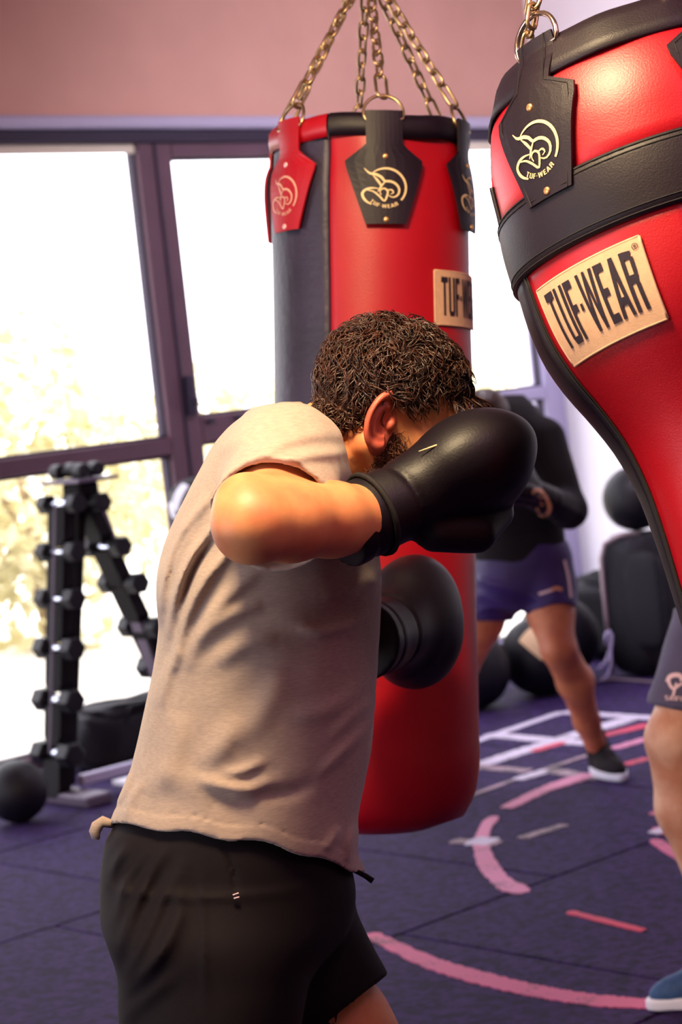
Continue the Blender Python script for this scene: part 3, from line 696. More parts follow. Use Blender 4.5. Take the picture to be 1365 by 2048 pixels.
for th, lea, ink, rv in ((7, 'black', 'gold', 'rivet'), (-53, 'red', 'goldfaint', 'rivetred'), (67, 'black', 'gold', 'rivet'), (127, 'black', 'gold', 'rivet'), (187, 'black', 'gold', 'rivet'), (-113, 'red', 'goldfaint', 'rivetred')):
    p = patch(bag1, hb, d2(th), M[lea], M[ink], M[rv], ROWS, .128, .034, .0095)
    if lea == 'red': p['label'] = 'red leather strap patch'
    tp = dring(bag1, hb, d2(th), -.006, .036, .0032, .35)
    chain(bag1, tp, APX)
label(bag1, hb, d2(62), .318, .165, .096)
mb = MB(); mb.tube([APX - zv * .01, APX + zv * .06], .009, 8); mb.tube([APX + zv * .05, W(*( APX @ wv, APX @ nv), ZC)], .006, 6); mb.build('swivel_hanger', M['brass'], bag1, True)

# the tapered uppercut bag close to the camera, tilted
DB = 2.78; AA = math.radians(14.0)
ax2 = -(cu * math.cos(AA)) + cr * math.sin(AA) - cf * .17; ax2 /= np.linalg.norm(ax2)
s2 = FPX / DB
O2 = P(1272, 100, DB)       # rim centre
def ydist(y): return (y - 60) / s2 / math.cos(AA)
def rad_at(x, y):          # silhouette point -> (t, radius)
    c = np.array([1272, 100.]); a = np.array([math.sin(AA), math.cos(AA)]); d = np.array([x, y]) - c; t = d @ a; r = abs(d[0] * a[1] - d[1] * a[0]); return (t / s2, r / s2)
sil = [(962, 190), (968, 260), (980, 345), (1004, 470), (1012, 510), (1040, 600), (1062, 670), (1090, 735), (1126, 790), (1176, 850), (1222, 912), (1262, 990), (1295, 1085), (1325, 1190), (1352, 1290), (1385, 1400), (1420, 1500)]
pr = [rad_at(*q) for q in sil]
pr = [(0.02, pr[0][1] - .030), (.055, pr[0][1] - .006)] + [q for q in pr if q[0] > .10]
L2 = pr[-1][0]; pr += [(L2 + .08, pr[-1][1] - .012), (L2 + .14, pr[-1][1] - .05)]
def wr2(th, t): return .0015 * math.sin(5 * th + 9 * t) + .0016 * math.sin(17 * t + 3 * th) * math.exp(-((t - .15) / .15) ** 2)
ub = Bag(O2, ax2, pr, wr2); E2 = pr[-1][0]
bag2 = thing('uppercut_bag', 'tapered red uppercut bag tilted in the right foreground with a wide black band', 'punch bag', O2)
mb = MB(); mb.lathe(O2, ax2, [(.012, .12)] + [(t, ub.R(t) - .006) for t in np.linspace(.022, E2 - .004, 40)] + [(E2 + .004, .03)], 48).build('filling', M['black'], bag2, True)
TB0, TB1 = rad_at(1004, 466)[0], rad_at(1040, 596)[0]
for a, b in ((-86, 40), (43, 120), (150, 262)): ub.sheet(MB(), d2(a), d2(b), .045, TB0 + .01, .002).build('red_upper_panel', M['red'], bag2, True)
ub.sheet(MB(), d2(-76), d2(-9), TB1 - .01, E2, .002, nth=24, nt=44).build('red_lower_panel', M['red'], bag2, True)
ub.sheet(MB(), d2(60), d2(110), TB1 - .01, E2, .002, nth=14, nt=44).build('red_lower_panel', M['red'], bag2, True)
for a, b in ((-8.6, 59), (111, 200)): ub.sheet(MB(), d2(a), d2(b), TB1 - .01, E2, .003, nth=24, nt=44).build('black_side_panel', M['black'], bag2, True)
ub.sheet(MB(), d2(-160), d2(-77), TB1 - .01, E2, .004, nth=20, nt=44).build('black_back_panel', M['black'], bag2, True)
for a in (-73.5, -75.0): MB().tube([ub.pt(d2(a), t, .0045) for t in np.linspace(TB1, E2 - .01, 50)], .0010 if a > -74 else .0022, 5).build('seam', M['stitch'], bag2, True)
MB().tube([ub.pt(d2(-87), t, .004) for t in np.linspace(.14, TB0, 20)], .0035, 6).build('piping', M['black'], bag2, True)
# band with rolled edges and rows of stitches
mb = MB(); ub.sheet(mb, 0, 2 * math.pi - .001, TB0, TB1, .008, nth=90, nt=8); mb.build('band', M['black'], bag2, True)
mb = MB()
for t in (TB0 + .004, TB0 + .010, TB1 - .004, TB1 - .012): ub.ring(mb, t, .0010, off=.0082, n=80, m=5)
mb.build('band_stitching', M['stitch'], bag2)
mb = MB(); v = []; f = []; A = np.linspace(0, 2 * math.pi, 64, endpoint=False); prf = [(.062, .004), (.060, .008), (.042, .007), (.022, -.002), (.008, -.012), (.002, -.024), (.004, -.05)]
for a in A:
    for t, o_ in prf: v.append(O2 + ax2 * t + (ub.R(max(t, .045)) + o_ + .0015 * math.sin(13 * a)) * (ub.e1 * math.cos(a) + ub.e2 * math.sin(a)))
n_ = len(prf)
for i in range(64):
    for k in range(n_ - 1): j = (i + 1) % 64; f.append((i * n_ + k, i * n_ + k + 1, j * n_ + k + 1, j * n_ + k))
mb.add(v, f).build('top_trim', M['black'], bag2, True)
R2 = [(-.004, .030, -.004), (.070, .034, -.002), (.084, .036, 0), (.092, .062, .010), (.100, .066, .008), (.155, .062, 0), (.236, .030, 0)]
AP2 = P(1150, -560, DB)
mb = MB(); mb.tube([AP2 - zv * .02, AP2 + zv * .06], .010, 8); mb.tube([AP2 + zv * .05, np.array([AP2[0], AP2[1], ZC])], .006, 6); mb.build('swivel_hanger', M['brass'], bag2, True)
R2 = [(.0, .029, 0), (.066, .030, 0), (.072, .040, 0), (.088, .066, 0), (.102, .066, 0), (.214, .036, 0)]
for th in (-49, 15, 87, 159, 231):
    p = patch(bag2, ub, d2(th), M['black'], M['gold'], M['rivet'], R2, .150, .034, .0075, stitch=True)
    tp = dring(bag2, ub, d2(th), .002, .036, .0036, .15, M['chrome'])
    chain(bag2, tp, AP2, first=False)
label(bag2, ub, d2(-47), TB1 + .076, .172, .104, reg=True, roll=.02, off=.004)

# ------------------------------------------------------------------ dumbbell rack and dumbbells
NC = 6.77
rk = thing('dumbbell_rack', 'black A-frame rack of hex dumbbells standing before the left window', 'dumbbell rack', W(4.93, NC, 0))
Lz = [1.15, .965, .785, .595, .395, .19]
def lw(z): return 4.60 + .158 * (z - .19) / .96
def rw(z): return 5.245 - .40 * (z - .25)
def leanbox(w0, z0, w1_, z1, hn, hw, name, m, nc=NC, bev=.004):
    a = W(w0, nc, z0); b = W(w1_, nc, z1); d = b - a; L = np.linalg.norm(d); d /= L; s = np.cross(nv, d)
    return MB().box((a + b) / 2, s, nv, d, hw, hn, L / 2, bev).build(name, m, rk)
leanbox(4.645, .06, 4.875, 1.25, .03, .018, 'post', M['rackpaint'])
leanbox(rw(.03) - .085, .06, 4.895, 1.25, .035, .020, 'post', M['rackbar'])  # paler than the other post: light on its flat side put into the colour
leanbox(4.572, .20, 4.735, 1.16, .006, .004, 'locking_rod', M['rackbar'], NC - .01)
def saddle(wc, z, s):
    mb = MB(); h = .165
    prof = [(-.054, h), (.054, h), (.054, .05), (.036, .018), (-.036, .018), (-.054, .05)]
    v = []
    for dw in (-.030, .030): v += [W(wc + dw + (.158 / .96 if s > 0 else -.40) * (q[1] - h), NC + q[0], z - .018 - h + q[1]) for q in prof]
    f = [tuple(range(6)), tuple(range(6, 12))[::-1]] + [(i, i + 6, (i + 1) % 6 + 6, (i + 1) % 6) for i in range(6)]
    mb.add(v, f).build('saddle', M['rackpaint'], rk)
    for e in (-.050, .050): wbox(MB(), wc - .03, wc + .03, NC + e - .004, NC + e + .004, z - .03, z - .004).build('saddle_lip', M['rackpaint'], rk)
for z in Lz: saddle(lw(z) + .012, z, 1)
Rz = [1.14, .955, .80, .61, .43, .25]
for z in Rz: saddle(rw(z) - .005, z, -1)
wbox(MB(), 4.56, 4.68, 6.53, 7.0, 0, .045, .008).build('foot_bar', M['rackbar'], rk); wbox(MB(), 5.12, 5.24, 6.53, 7.0, 0, .045, .008).build('foot_bar', M['rackbar'], rk)
MB().box(W(4.90, NC - .05, .075), wv, nv, zv, .23, .02, .02, .004).build('spreader_bar', M['framelite'], rk)  # pale lilac stands for light falling on the bar's top
wbox(MB(), 4.77, 4.97, NC - .13, NC + .13, 1.225, 1.24, .004).build('top_tray', M['rackbar'], rk)
MB().box(W(4.87, NC, 1.19), wv, nv, zv, .05, .06, .035, .01).build('cap_block', M['rackpaint'], rk)
def dumbbell(w, z, s, label, small=False):
    t = thing('dumbbell', label, 'dumbbell', W(w, NC, z), 'dumbbells on the rack')
    c = W(w, NC, z); r0 = .040 * s; hl = .062 * s; L = .128 * (1 if not small else .85)
    for e in (-1, 1):
        mb = MB(); n = 12 if small else 6; rr = r0 * (.74 if small else 1)
        mb.lathe(c + nv * e * (L - hl), nv * e, [(0, rr * .78), (.006, rr), (hl - .008, rr), (hl, rr * .86)], n); mb.build('head', M['rubber'], t)
    MB().lathe(c - nv * (L - hl), nv, [(0, .013), (.02, .0135), ((L - hl), .0165), (2 * (L - hl) - .02, .0135), (2 * (L - hl), .013)], 12).build('handle', M['silver'] if not small else M['rackpaint'], t, True)
    return t
ordn = ['topmost', 'second from top', 'third from top', 'fourth from top', 'fifth from top', 'lowest']
for i, z in enumerate(Lz): dumbbell(lw(z) + .010, z, 1 + .05 * i, 'black hex dumbbell with chrome handle, %s on the left upright of the rack' % ordn[i])
for i, z in enumerate(Rz): dumbbell(rw(z) - .003, z, 1.05 + .04 * i, 'black hex dumbbell, %s on the slanting right upright of the rack' % ordn[i])
dumbbell(4.825, 1.272, 1, 'small round-headed dumbbell lying on top of the rack, nearer the left side', True); dumbbell(4.895, 1.272, 1, 'small round-headed dumbbell lying on top of the rack, nearer the window post', True)

# ------------------------------------------------------------------ balls, bags and loose kit
def ball(name, label, cat, c, r, m, panels=(), group=None, groove=True):
    t = thing(name, label, cat, np.array(c) - zv * r, group)
    mb = MB(); mb.lathe(np.array(c) - zv * r, zv, [(r - r * math.cos(a), max(.002, r * math.sin(a))) for a in np.linspace(0, math.pi, 25)], 40).build('shell', m, t, True)
    if groove:
        for ax in (wv, nv):
            s = np.cross(zv, ax); MB().tube([c + (r + .0005) * (zv * math.cos(a) + s * math.sin(a)) for a in np.linspace(0, 2 * math.pi, 48, endpoint=False)], .0018, 5, closed=True).build('seam', M['stitch'], t, True)
    for dirv, up, ha, hb_, mm in panels:
        dirv = np.array(dirv, float); dirv /= np.linalg.norm(dirv); up = np.array(up, float); up -= dirv * (up @ dirv); up /= np.linalg.norm(up); sd = np.cross(dirv, up); v = []; N = 8
        for j in range(N + 1):
            for i in range(N + 1):
                d = dirv + sd * math.tan(ha) * (2 * i / N - 1) + up * math.tan(hb_) * (2 * j / N - 1); d /= np.linalg.norm(d); v.append(c + d * (r + .002))
        MB().add(v, [(j * (N + 1) + i, j * (N + 1) + i + 1, (j + 1) * (N + 1) + i + 1, (j + 1) * (N + 1) + i) for j in range(N) for i in range(N)]).build('panel', mm, t, True)
    return t
ball('slam_ball', 'plain black rubber slam ball on the floor by the foot of the dumbbell rack', 'ball', W(4.31, 6.62, .118), .118, M['rubber'], groove=False)
tc = -cf
ball('medicine_ball', 'black medicine ball with a pale stripe on a stand by the dark window post', 'ball', W(5.70, 7.10, 1.045), .115, M['rubber'],
     [(tc - cr * .75 + cu * .35, cu + cr * .4, .22, .55, M['white']), (tc - cr * 1.6 - cu * .5, cu, .2, .3, M['white'])])
st = thing('ball_stand', 'slim black ball stand behind the boxer with one ring-shaped arm', 'stand', W(5.82, 7.02, 0))
wbox(MB(), 5.68, 5.96, 6.86, 7.18, 0, .02, .005).build('base', M['rackpaint'], st)
MB().tube([W(5.84, 7.02, .02), W(5.84, 7.02, 1.0)], .02, 10).build('post', M['rackpaint'], st, True)
MB().tube([W(5.70 + .075 * math.cos(a), 7.10 + .075 * math.sin(a), .945) for a in np.linspace(0, 6.283, 20, endpoint=False)], .008, 6, closed=True).build('ring', M['rackpaint'], st, True)
MB().tube([W(5.63, 7.05, .935), W(5.60, 7.03, .915)], .014, 6).build('hook', M['rackpaint'], st, True); MB().tube([W(5.77, 7.08, .945), W(5.84, 7.02, .95)], .009, 6).build('bracket', M['rackpaint'], st, True)

ball('wall_ball', 'large black wall ball with white panels beside the hanging bag', 'ball', W(6.60, 6.42, .175), .175, M['rubber'],
     [(tc + cu * 1.15 + cr * .1, cu + cr * .2, .34, .30, M['white']), (tc + cu * .45 - cr * .6, cu, .16, .26, M['white'])])
ball('wall_ball', 'large black wall ball with a square cream panel behind the dark-shirted boxer', 'ball', W(6.97, 6.34, .18), .18, M['rubber'],
     [(tc + cu * .50 - cr * .12, cu + cr * .85, .42, .36, M['cream'])])
ball('exercise_ball', 'plain black exercise ball on the floor behind the bare knee', 'ball', W(7.33, 6.54, .195), .195, M['rubber'])
ball('medicine_ball', 'plain black ball resting on top of the black kit bag by the right wall', 'ball', W(7.57, 6.20, .815), .15, M['rubber'], groove=False)
pb = thing('plyo_box', 'black padded box standing behind the wall balls, below the window', 'box', W(6.75, 7.05, 0))
wbox(MB(), 6.48, 7.02, 6.86, 7.25, .0, .53, .03).build('foam_body', M['nylon'], pb); wbox(MB(), 6.47, 7.03, 6.85, 7.26, .50, .56, .02).build('lid', M['black'], pb)

def softbox(c, hx, hy, hz, m, name, parent, sag=.02, nlo=16, f=14, seed=0):
    """rounded sagging cloth volume"""
    mb = MB(); v = []; N = nlo
    for j in range(N + 1):
        ph = math.pi * j / N
        for i in range(2 * N):
            th = math.pi * i / N; e = .45
            sg = lambda x: math.copysign(abs(x) ** e, x)
            d = np.array([sg(math.sin(ph)) * sg(math.cos(th)), sg(math.sin(ph)) * sg(math.sin(th)), sg(math.cos(ph))])
            w_ = 1 + sag * math.sin(f * d[2] + 3 * th + seed) + sag * .7 * math.sin(5 * th + seed + 4 * d[2])
            v.append(np.array(c) + wv * d[0] * hx * w_ + nv * d[1] * hy * w_ + zv * (d[2] * hz * (w_ if d[2] > 0 else 1)))
    fs = [(j * 2 * N + i, j * 2 * N + (i + 1) % (2 * N), (j + 1) * 2 * N + (i + 1) % (2 * N), (j + 1) * 2 * N + i) for j in range(N) for i in range(2 * N)]
    return mb.add(v, [q[::-1] for q in fs]).build(name, m, parent, True)
kb = thing('kit_bag', 'tall black kit bag strapped in a bent grey tube frame under a black ball', 'bag', W(7.56, 6.16, 0))
softbox(W(7.58, 6.20, .33), .19, .14, .325, M['nylon'], 'body', kb, .02)
softbox(W(7.42, 6.07, .36), .03, .10, .22, M['nylon'], 'front_pocket', kb, .03, 10)
tb = [W(7.38, 6.28, .03), W(7.38, 6.28, .30), W(7.385, 6.28, .56), W(7.40, 6.265, .625), W(7.45, 6.22, .655), W(7.52, 6.15, .66)]
MB().tube(tb, .012, 8).build('frame_tube', M['tube'], kb, True)
for k in range(2): MB().tube([W(7.43 + .06 * k, 6.03 - .01 * k, .55 - .02 * t_ * 0 - t_ * .045) - tc * 0 + tc * .03 * math.sin(t_ * .5) for t_ in range(8)], .014, 6).build('strap', M['nylon'], kb, True)
cl = MB(); a0 = P(1218, 1262, 9.55); cl.tube([P(x, y, 9.55) for x, y in ((1212, 1290), (1213, 1268), (1219, 1262), (1224, 1270), (1222, 1300), (1212, 1325), (1196, 1340))], .009, 6)
cl.tube([P(x, y, 9.55) for x, y in ((1222, 1290), (1223, 1330), (1217, 1350), (1204, 1360))], .006, 6)
tag(cl.build('rope_clip', M['rope'], None, True), 'pale lilac clip and cord hanging beside the kit bag', 'clip')
mb = MB(); mb.tube([FL(x, y, .006) for x, y in ((1196, 1362), (1225, 1358), (1265, 1361), (1300, 1364), (1345, 1362))], .006, 6)
tag(mb.build('floor_cable', M['tube'], None, True), 'thin pinkish cable lying on the floor before the kit bag', 'cable')
hd = thing('holdall', 'dark crumpled holdall against the white right wall', 'bag', W(8.02, 6.72, 0)); softbox(W(8.02, 6.72, .20), .26, .20, .20, M['nylon'], 'body', hd, .06, seed=2)
softbox(W(8.0, 6.72, .37), .17, .10, .06, M['nylon'], 'flap', hd, .09, seed=4)
MB().tube([W(7.85, 6.66, .38), W(7.9, 6.64, .45), W(8.1, 6.64, .45), W(8.16, 6.66, .38)], .012, 6).build('handle', M['nylon'], hd, True)
gb = thing('gym_bag', 'dark crumpled gym bag on the floor behind the dumbbell rack', 'bag', W(5.30, 7.20, 0)); softbox(W(5.30, 7.20, .125), .33, .15, .125, M['nylon'], 'body', gb, .05, seed=5)
softbox(W(5.27, 7.18, .225), .22, .11, .04, M['nylon'], 'flap', gb, .10, seed=7)
MB().tube([W(5.15, 7.07, .17), W(5.2, 7.05, .25), W(5.4, 7.05, .26), W(5.47, 7.07, .18)], .011, 6).build('handle', M['nylon'], gb, True)
mt_ = MB(); mt_.box(W(4.86, 6.55, .060), wv, nv, zv, .13, .05, .010, .004)
tag(mt_.build('weight_plate_tray', M['white'], None), 'small pale flat tray lying on the foot of the dumbbell rack', 'tray')

# ------------------------------------------------------------------ people
UPK = np.array([cr[2], cu[2], cf[2]])
def wk(p): v = np.asarray(p, float) - CC; return np.stack([v @ cr, v @ cu, v @ cf], -1)
def shoe_parts(parent, ankle_floor, fwd, mu, ms, toe=None):
    """ankle_floor: world point on the floor under the ankle; fwd: world direction"""
    Rm = frame(wk(CC + np.array(fwd, float)), UPK); c = wk(ankle_floor)
    def up_(p):
        q = (p - A3(c)) @ A3(Rm).T
        d = ell(q, (.075, 0, .035), (.125, .046, .045)); d = smin(d, ell(q, (-.015, 0, .055), (.060, .038, .055)), .03); d = smin(d, cap(q, (-.01, 0, .05), (-.012, 0, .095), .040, .042), .02)
        d = smin(d, ell(q, (.05, 0, .075), (.05, .028, .025)), .03); d = smax(d, -(q[:, 2] - .020), .004)
        return smax(d, -cap(q, (-.012, 0, .10), (-.012, 0, .2), .034, .04), .003)
    def so_(p):
        q = (p - A3(c)) @ A3(Rm).T
        d = np.hypot((q[:, 0] - .06) / .150, q[:, 1] / (.052 + .006 * np.sin(q[:, 0] * 20))) - 1; d = d * .05
        return smax(d, np.maximum(-(q[:, 2] - .002), q[:, 2] - .030 - .01 * np.clip(-q[:, 0] * 8, 0, 1)), .004)
    lo, hi = bbox([c], .26)
    s = sculpt('shoe', up_, lo, hi, .005, mu, parent); s2 = sculpt('sole', so_, lo, hi, .005, ms, s); return s

# --- the boxer in the middle
by = thing('person', 'bearded man in a grey T-shirt and black shorts throwing a hook, head bowed', 'person', FL(520, 2935))
HF = frame((.90, -.42, .14), (.42, .90, .02)); HC = K(785, 829, 2.885)
def hq(p): return (p - A3(HC)) @ A3(HF).T
def hk(v): return HC + np.array(v) @ HF
SH_R, EL_R, WR_R = K(612, 945, 2.81), K(503, 1046, 2.55), K(730, 1036, 2.70)
SH_L, EL_L, WR_L = K(640, 980, 3.13), K(620, 1230, 3.12), K(735, 1278, 3.32)
F_N = FL(330, 2985); F_F = FL(835, 2880)
KN_N, AN_N = K(440, 2400, 2.86), wk(F_N + zv * .085)
KN_F, AN_F = K(845, 2262, 3.02), wk(F_F + zv * .085)
bodyS = Sections([(850, 545, 640, 2.95, .06), (890, 480, 680, 2.95, .13), (950, 430, 725, 2.95, .175), (1050, 380, 730, 2.95, .175), (1150, 350, 735, 2.95, .165), (1300, 340, 730, 2.95, .155),
                  (1450, 315, 715, 2.95, .155), (1600, 270, 690, 2.95, .16), (1720, 250, 650, 2.95, .15), (1830, 290, 590, 2.95, .13), (1900, 330, 540, 2.95, .10)])
def body1(p):
    d = bodyS(p)
    d = smin(d, chain_caps(p, [(hk((-.022, 0, -.040)), .058), (K(665, 892, 2.92), .060), (K(605, 955, 2.95), .072)], .03), .03)
    mid = EL_R + (WR_R - EL_R) * .32
    arm = chain_caps(p, [(SH_R, .056), ((SH_R + EL_R) / 2 + [0, .000, 0], .050), (EL_R, .043)], .03)
    arm = smin(arm, chain_caps(p, [(EL_R, .044), (mid, .0475), (EL_R + (WR_R - EL_R) * .7, .045), (WR_R, .040), (WR_R + (WR_R - EL_R) * .2, .03)], .02), .018)
    arm = smin(arm, cap(p, K(487, 1000, 2.57), K(500, 1060, 2.55), .030, .030), .03)
    d = smin(d, arm, .02)
    arm = chain_caps(p, [(SH_L, .062), (EL_L, .046), (EL_L + (WR_L - EL_L) * .4, .046), (WR_L, .030), (WR_L + [.01, 0, .05], .03)], .02); d = smin(d, arm, .02)
    hd = head_sdf(hq(p)); d = smin(d, hd, .018)
    for hip, kn, an in ((K(400, 1840, 2.85), KN_N, AN_N), (K(510, 1840, 3.05), KN_F, AN_F)):
        cfm = kn + (an - kn) * .3 + (np.array([-.02, 0, 0]))
        d = smin(d, chain_caps(p, [(hip, .075), (hip + (kn - hip) * .5, .071), (kn, .056)], .03), .03)
        d = smin(d, chain_caps(p, [(kn, .055), (cfm, .056), (kn + (an - kn) * .75, .036), (an, .036)], .02), .02)
        d = smin(d, cap(p, an, an - UPK * .04 + np.array([.10, 0, .06]), .034, .022), .02)
    return d
lo = np.array([-.34, -1.46, 2.40]); hi = np.array([.26, .30, 3.52])
V, Q = sdf_mesh(body1, lo, hi, .0042); mk('body', K2W(V), Q, M['skin'], by, flip=True)
def earpart(parent, HCc, HFf, side, sc=1.0, m=None):
    R2_ = np.stack([HFf[0], HFf[1] * side, HFf[2]]); c = HCc + np.array([-.020, side * .077, -.018]) @ HFf
    # flare the ear a little away from the skull
    a = .30; X = R2_[0] * math.cos(a) - R2_[1] * math.sin(a) * 1; Yv = R2_[0] * math.sin(a) + R2_[1] * math.cos(a); te = .50; Z2 = R2_[2] * math.cos(te) - X * math.sin(te); X2 = X * math.cos(te) + R2_[2] * math.sin(te); Rr = np.stack([X2, Yv, Z2])
    lo, hi = bbox([c], .05 * sc)
    return sculpt('ear', lambda p: ear_sdf((p - A3(c)) @ A3(Rr).T / sc) * sc, lo, hi, .0013 * sc, m or M['ear'], parent)
earpart(by, HC, HF, 1, 1.25); earpart(by, HC, HF, -1, 1.25)
for s_ in (-1, 1):
    c = hk((.077, .032 * s_, .007)); lo_, hi_ = bbox([c], .02)
    e_ = sculpt('eye', lambda p: np.linalg.norm(p - A3(c), axis=1) - .0118, lo_, hi_, .002, M['eye'], by)
    ax_ = K2W(c + HF[0]) - K2W(c); MB().lathe(K2W(c) + ax_ * .0100, ax_, [(0, .0062), (.0012, .0056), (.0026, .003), (.0029, .0005)], 14).build('iris', M['iris'], e_, True)

# T-shirt
shS = Sections([(806, 560, 600, 2.96, .03), (814, 522, 630, 2.96, .09), (840, 480, 636, 2.95, .165), (880, 438, 666, 2.95, .20), (915, 415, 694, 2.95, .213), (950, 396, 724, 2.95, .218), (1000, 370, 752, 2.95, .212), (1080, 333, 757, 2.95, .203),
                (1150, 316, 763, 2.95, .198), (1250, 319, 761, 2.95, .19), (1330, 309, 755, 2.95, .185), (1420, 290, 749, 2.95, .18), (1500, 272, 743, 2.95, .178), (1560, 256, 731, 2.95, .178), (1640, 224, 716, 2.95, .185), (1700, 208, 714, 2.95, .19), (1770, 200, 738, 2.95, .192)])
SE = K(548, 1032, 2.650); SA = K(582, 918, 2.81); SD = (SE - SA) / np.linalg.norm(SE - SA)
SLA = K(655, 960, 3.09); SLE = SH_L + (EL_L - SH_L) * .55 + np.array([.004, 0, .004]); SLD = (SLE - SLA) / np.linalg.norm(SLE - SLA)
hx_, hy_ = zip(*[(150, 1640), (215, 1650), (300, 1655), (400, 1672), (480, 1680), (560, 1694), (640, 1718), (700, 1744), (735, 1738), (760, 1700)])
FOLD1 = [([(322, 1235), (332, 1160), (372, 1060), (425, 985)], .008, 8), ([(336, 1290), (352, 1190), (392, 1100), (448, 1035)], .008, 8), ([(350, 1330), (372, 1240), (418, 1150), (478, 1085)], .008, 9),
         ([(372, 1350), (400, 1270), (450, 1200), (520, 1140)], .006, 12), ([(318, 1420), (340, 1340), (362, 1290)], .005, 10), ([(395, 1290), (455, 1235), (530, 1205)], .006, 12), ([(430, 1330), (490, 1290), (560, 1280)], .005, 14),
         ([(500, 912), (560, 884), (640, 868), (690, 872)], .006, 13), ([(560, 925), (610, 912), (690, 905)], .005, 9), ([(430, 905), (500, 870), (580, 852)], .004, 14), ([(560, 842), (620, 842), (670, 862)], .003, 12),
         ([(590, 1252), (650, 1264), (735, 1232)], .005, 9), ([(640, 1190), (700, 1180), (755, 1150)], .003, 12), ([(585, 1430), (660, 1420), (745, 1350)], .004, 15), ([(660, 1480), (700, 1440), (745, 1395)], .005, 10), ([(640, 1550), (700, 1490), (742, 1450)], .005, 9),
         ([(392, 1555), (440, 1572), (490, 1580), (555, 1562)], .010, 12), ([(440, 1548), (480, 1545), (535, 1520)], .006, 9), ([(480, 1430), (440, 1500), (400, 1545)], .006, 20), ([(300, 1540), (370, 1570), (430, 1610)], .004, 22),
         ([(230, 1610), (245, 1590), (262, 1545)], .004, 6), ([(246, 1640), (262, 1600), (290, 1560)], .004, 8), ([(680, 1650), (668, 1680), (650, 1700)], .006, 8), ([(712, 1650), (702, 1690), (700, 1730)], .007, 9), ([(560, 1330), (540, 1400), (470, 1500)], .005, 22),
         ([(360, 1420), (350, 1500), (300, 1600)], .005, 20), ([(360, 1215), (385, 1140), (430, 1070)], -.006, 7), ([(330, 1200), (350, 1110), (400, 1020)], -.006, 6), ([(500, 1570), (560, 1590), (640, 1560)], -.004, 12)]
def shirt(p):
    d = shS(p); tcut = (p - A3(SE)) @ A3(SD); d = smin(d, smax(cap(p, SA, SE + SD * .05, .074, .082), tcut, .003), .03)
    t2 = (p - A3(SLE)) @ A3(SLD); d = smin(d, smax(cap(p, SLA, SLE + SLD * .05, .078, .074), t2, .003), .03)
    d = smax(d, -chain_caps(p, [(K(640, 905, 2.95), .060), (hk((-.03, 0, -.055)), .070), (hk((.0, 0, .05)), .09)], .02), .006)
    x, y = px(p); d = np.maximum(d, -np.maximum(cap(p, SLA, SLE + SLD * .06, .070, .067), -(t2 + .03)))
    d = folds(p, d, [(a, b * 1.35, c) for a, b, c in FOLD1], 3.0, .05) - wob(p, .0016, 28) - wob(p, .0007, 75, 1.7)
    s = p[:, 2] / FPX; hem = np.interp(x, hx_, hy_) + 5 * np.sin(x * .045)
    hemline = (y - hem) * s
    d = d - .0016 * np.exp(-((hemline + .022) / .0016) ** 2) * -1.0 - .0012 * (hemline > -.022) * (np.abs(d) < .01)
    inner = np.maximum(shS(p, -.007), -(hemline + .05)); d = np.maximum(d, -inner); d = smax(d, hemline, .002)
    t = (p - A3(SE)) @ A3(SD); near = np.linalg.norm(p - A3(SE), axis=1) < .17
    arm = cap(p, SA, SE + SD * .06, .067, .0755)
    sl = np.maximum(arm, -(t + .050)); d = np.where(near, np.maximum(d, -sl), d)
    return d
ts = sculpt('t_shirt', shirt, (-.38, -.56, 2.56), (.14, .175, 3.32), .0036, M['shirt'], by)
mb = MB(); mb.tube([K2W(K(x, y, 2.93)) for x, y in ((232, 1650), (206, 1643), (194, 1653), (190, 1663), (192, 1672), (199, 1678))], [.005, .008, .009, .0085, .007, .002], 14); mb.build('shirt_tail', M['shirt'], by, True)

# shorts
srS = Sections([(1585, 300, 680, 2.95, .165), (1660, 222, 700, 2.95, .176), (1720, 206, 702, 2.95, .182), (1790, 204, 712, 2.95, .185), (1850, 212, 700, 2.95, .18), (1920, 250, 640, 2.95, .15), (1990, 330, 560, 2.95, .08)])
lgN = Sections([(1780, 240, 610, 2.87, .10), (1850, 216, 640, 2.87, .13), (1950, 236, 622, 2.865, .132), (2048, 240, 604, 2.86, .13), (2130, 250, 596, 2.86, .128), (2200, 258, 594, 2.86, .128)])
LF0, LF1 = K(530, 1830, 3.03), K(732, 2101, 3.01)
FOLD2 = [([(238, 1905), (275, 1800), (332, 1690)], .007, 9), ([(232, 1850), (256, 1760), (300, 1690)], .005, 8), ([(250, 1970), (290, 1880), (345, 1760), (365, 1730)], .006, 9), ([(246, 2000), (300, 1930), (350, 1850), (360, 1735)], .005, 10),
         ([(262, 1985), (330, 1900), (370, 1810)], .004, 12), ([(222, 1760), (236, 1720), (262, 1690)], .005, 7), ([(245, 2040), (300, 1990), (350, 1950)], .004, 12), ([(400, 1720), (408, 1900), (412, 2048)], .002, 5), ([(452, 1700), (466, 1745), (474, 1790)], -.0035, 3)]
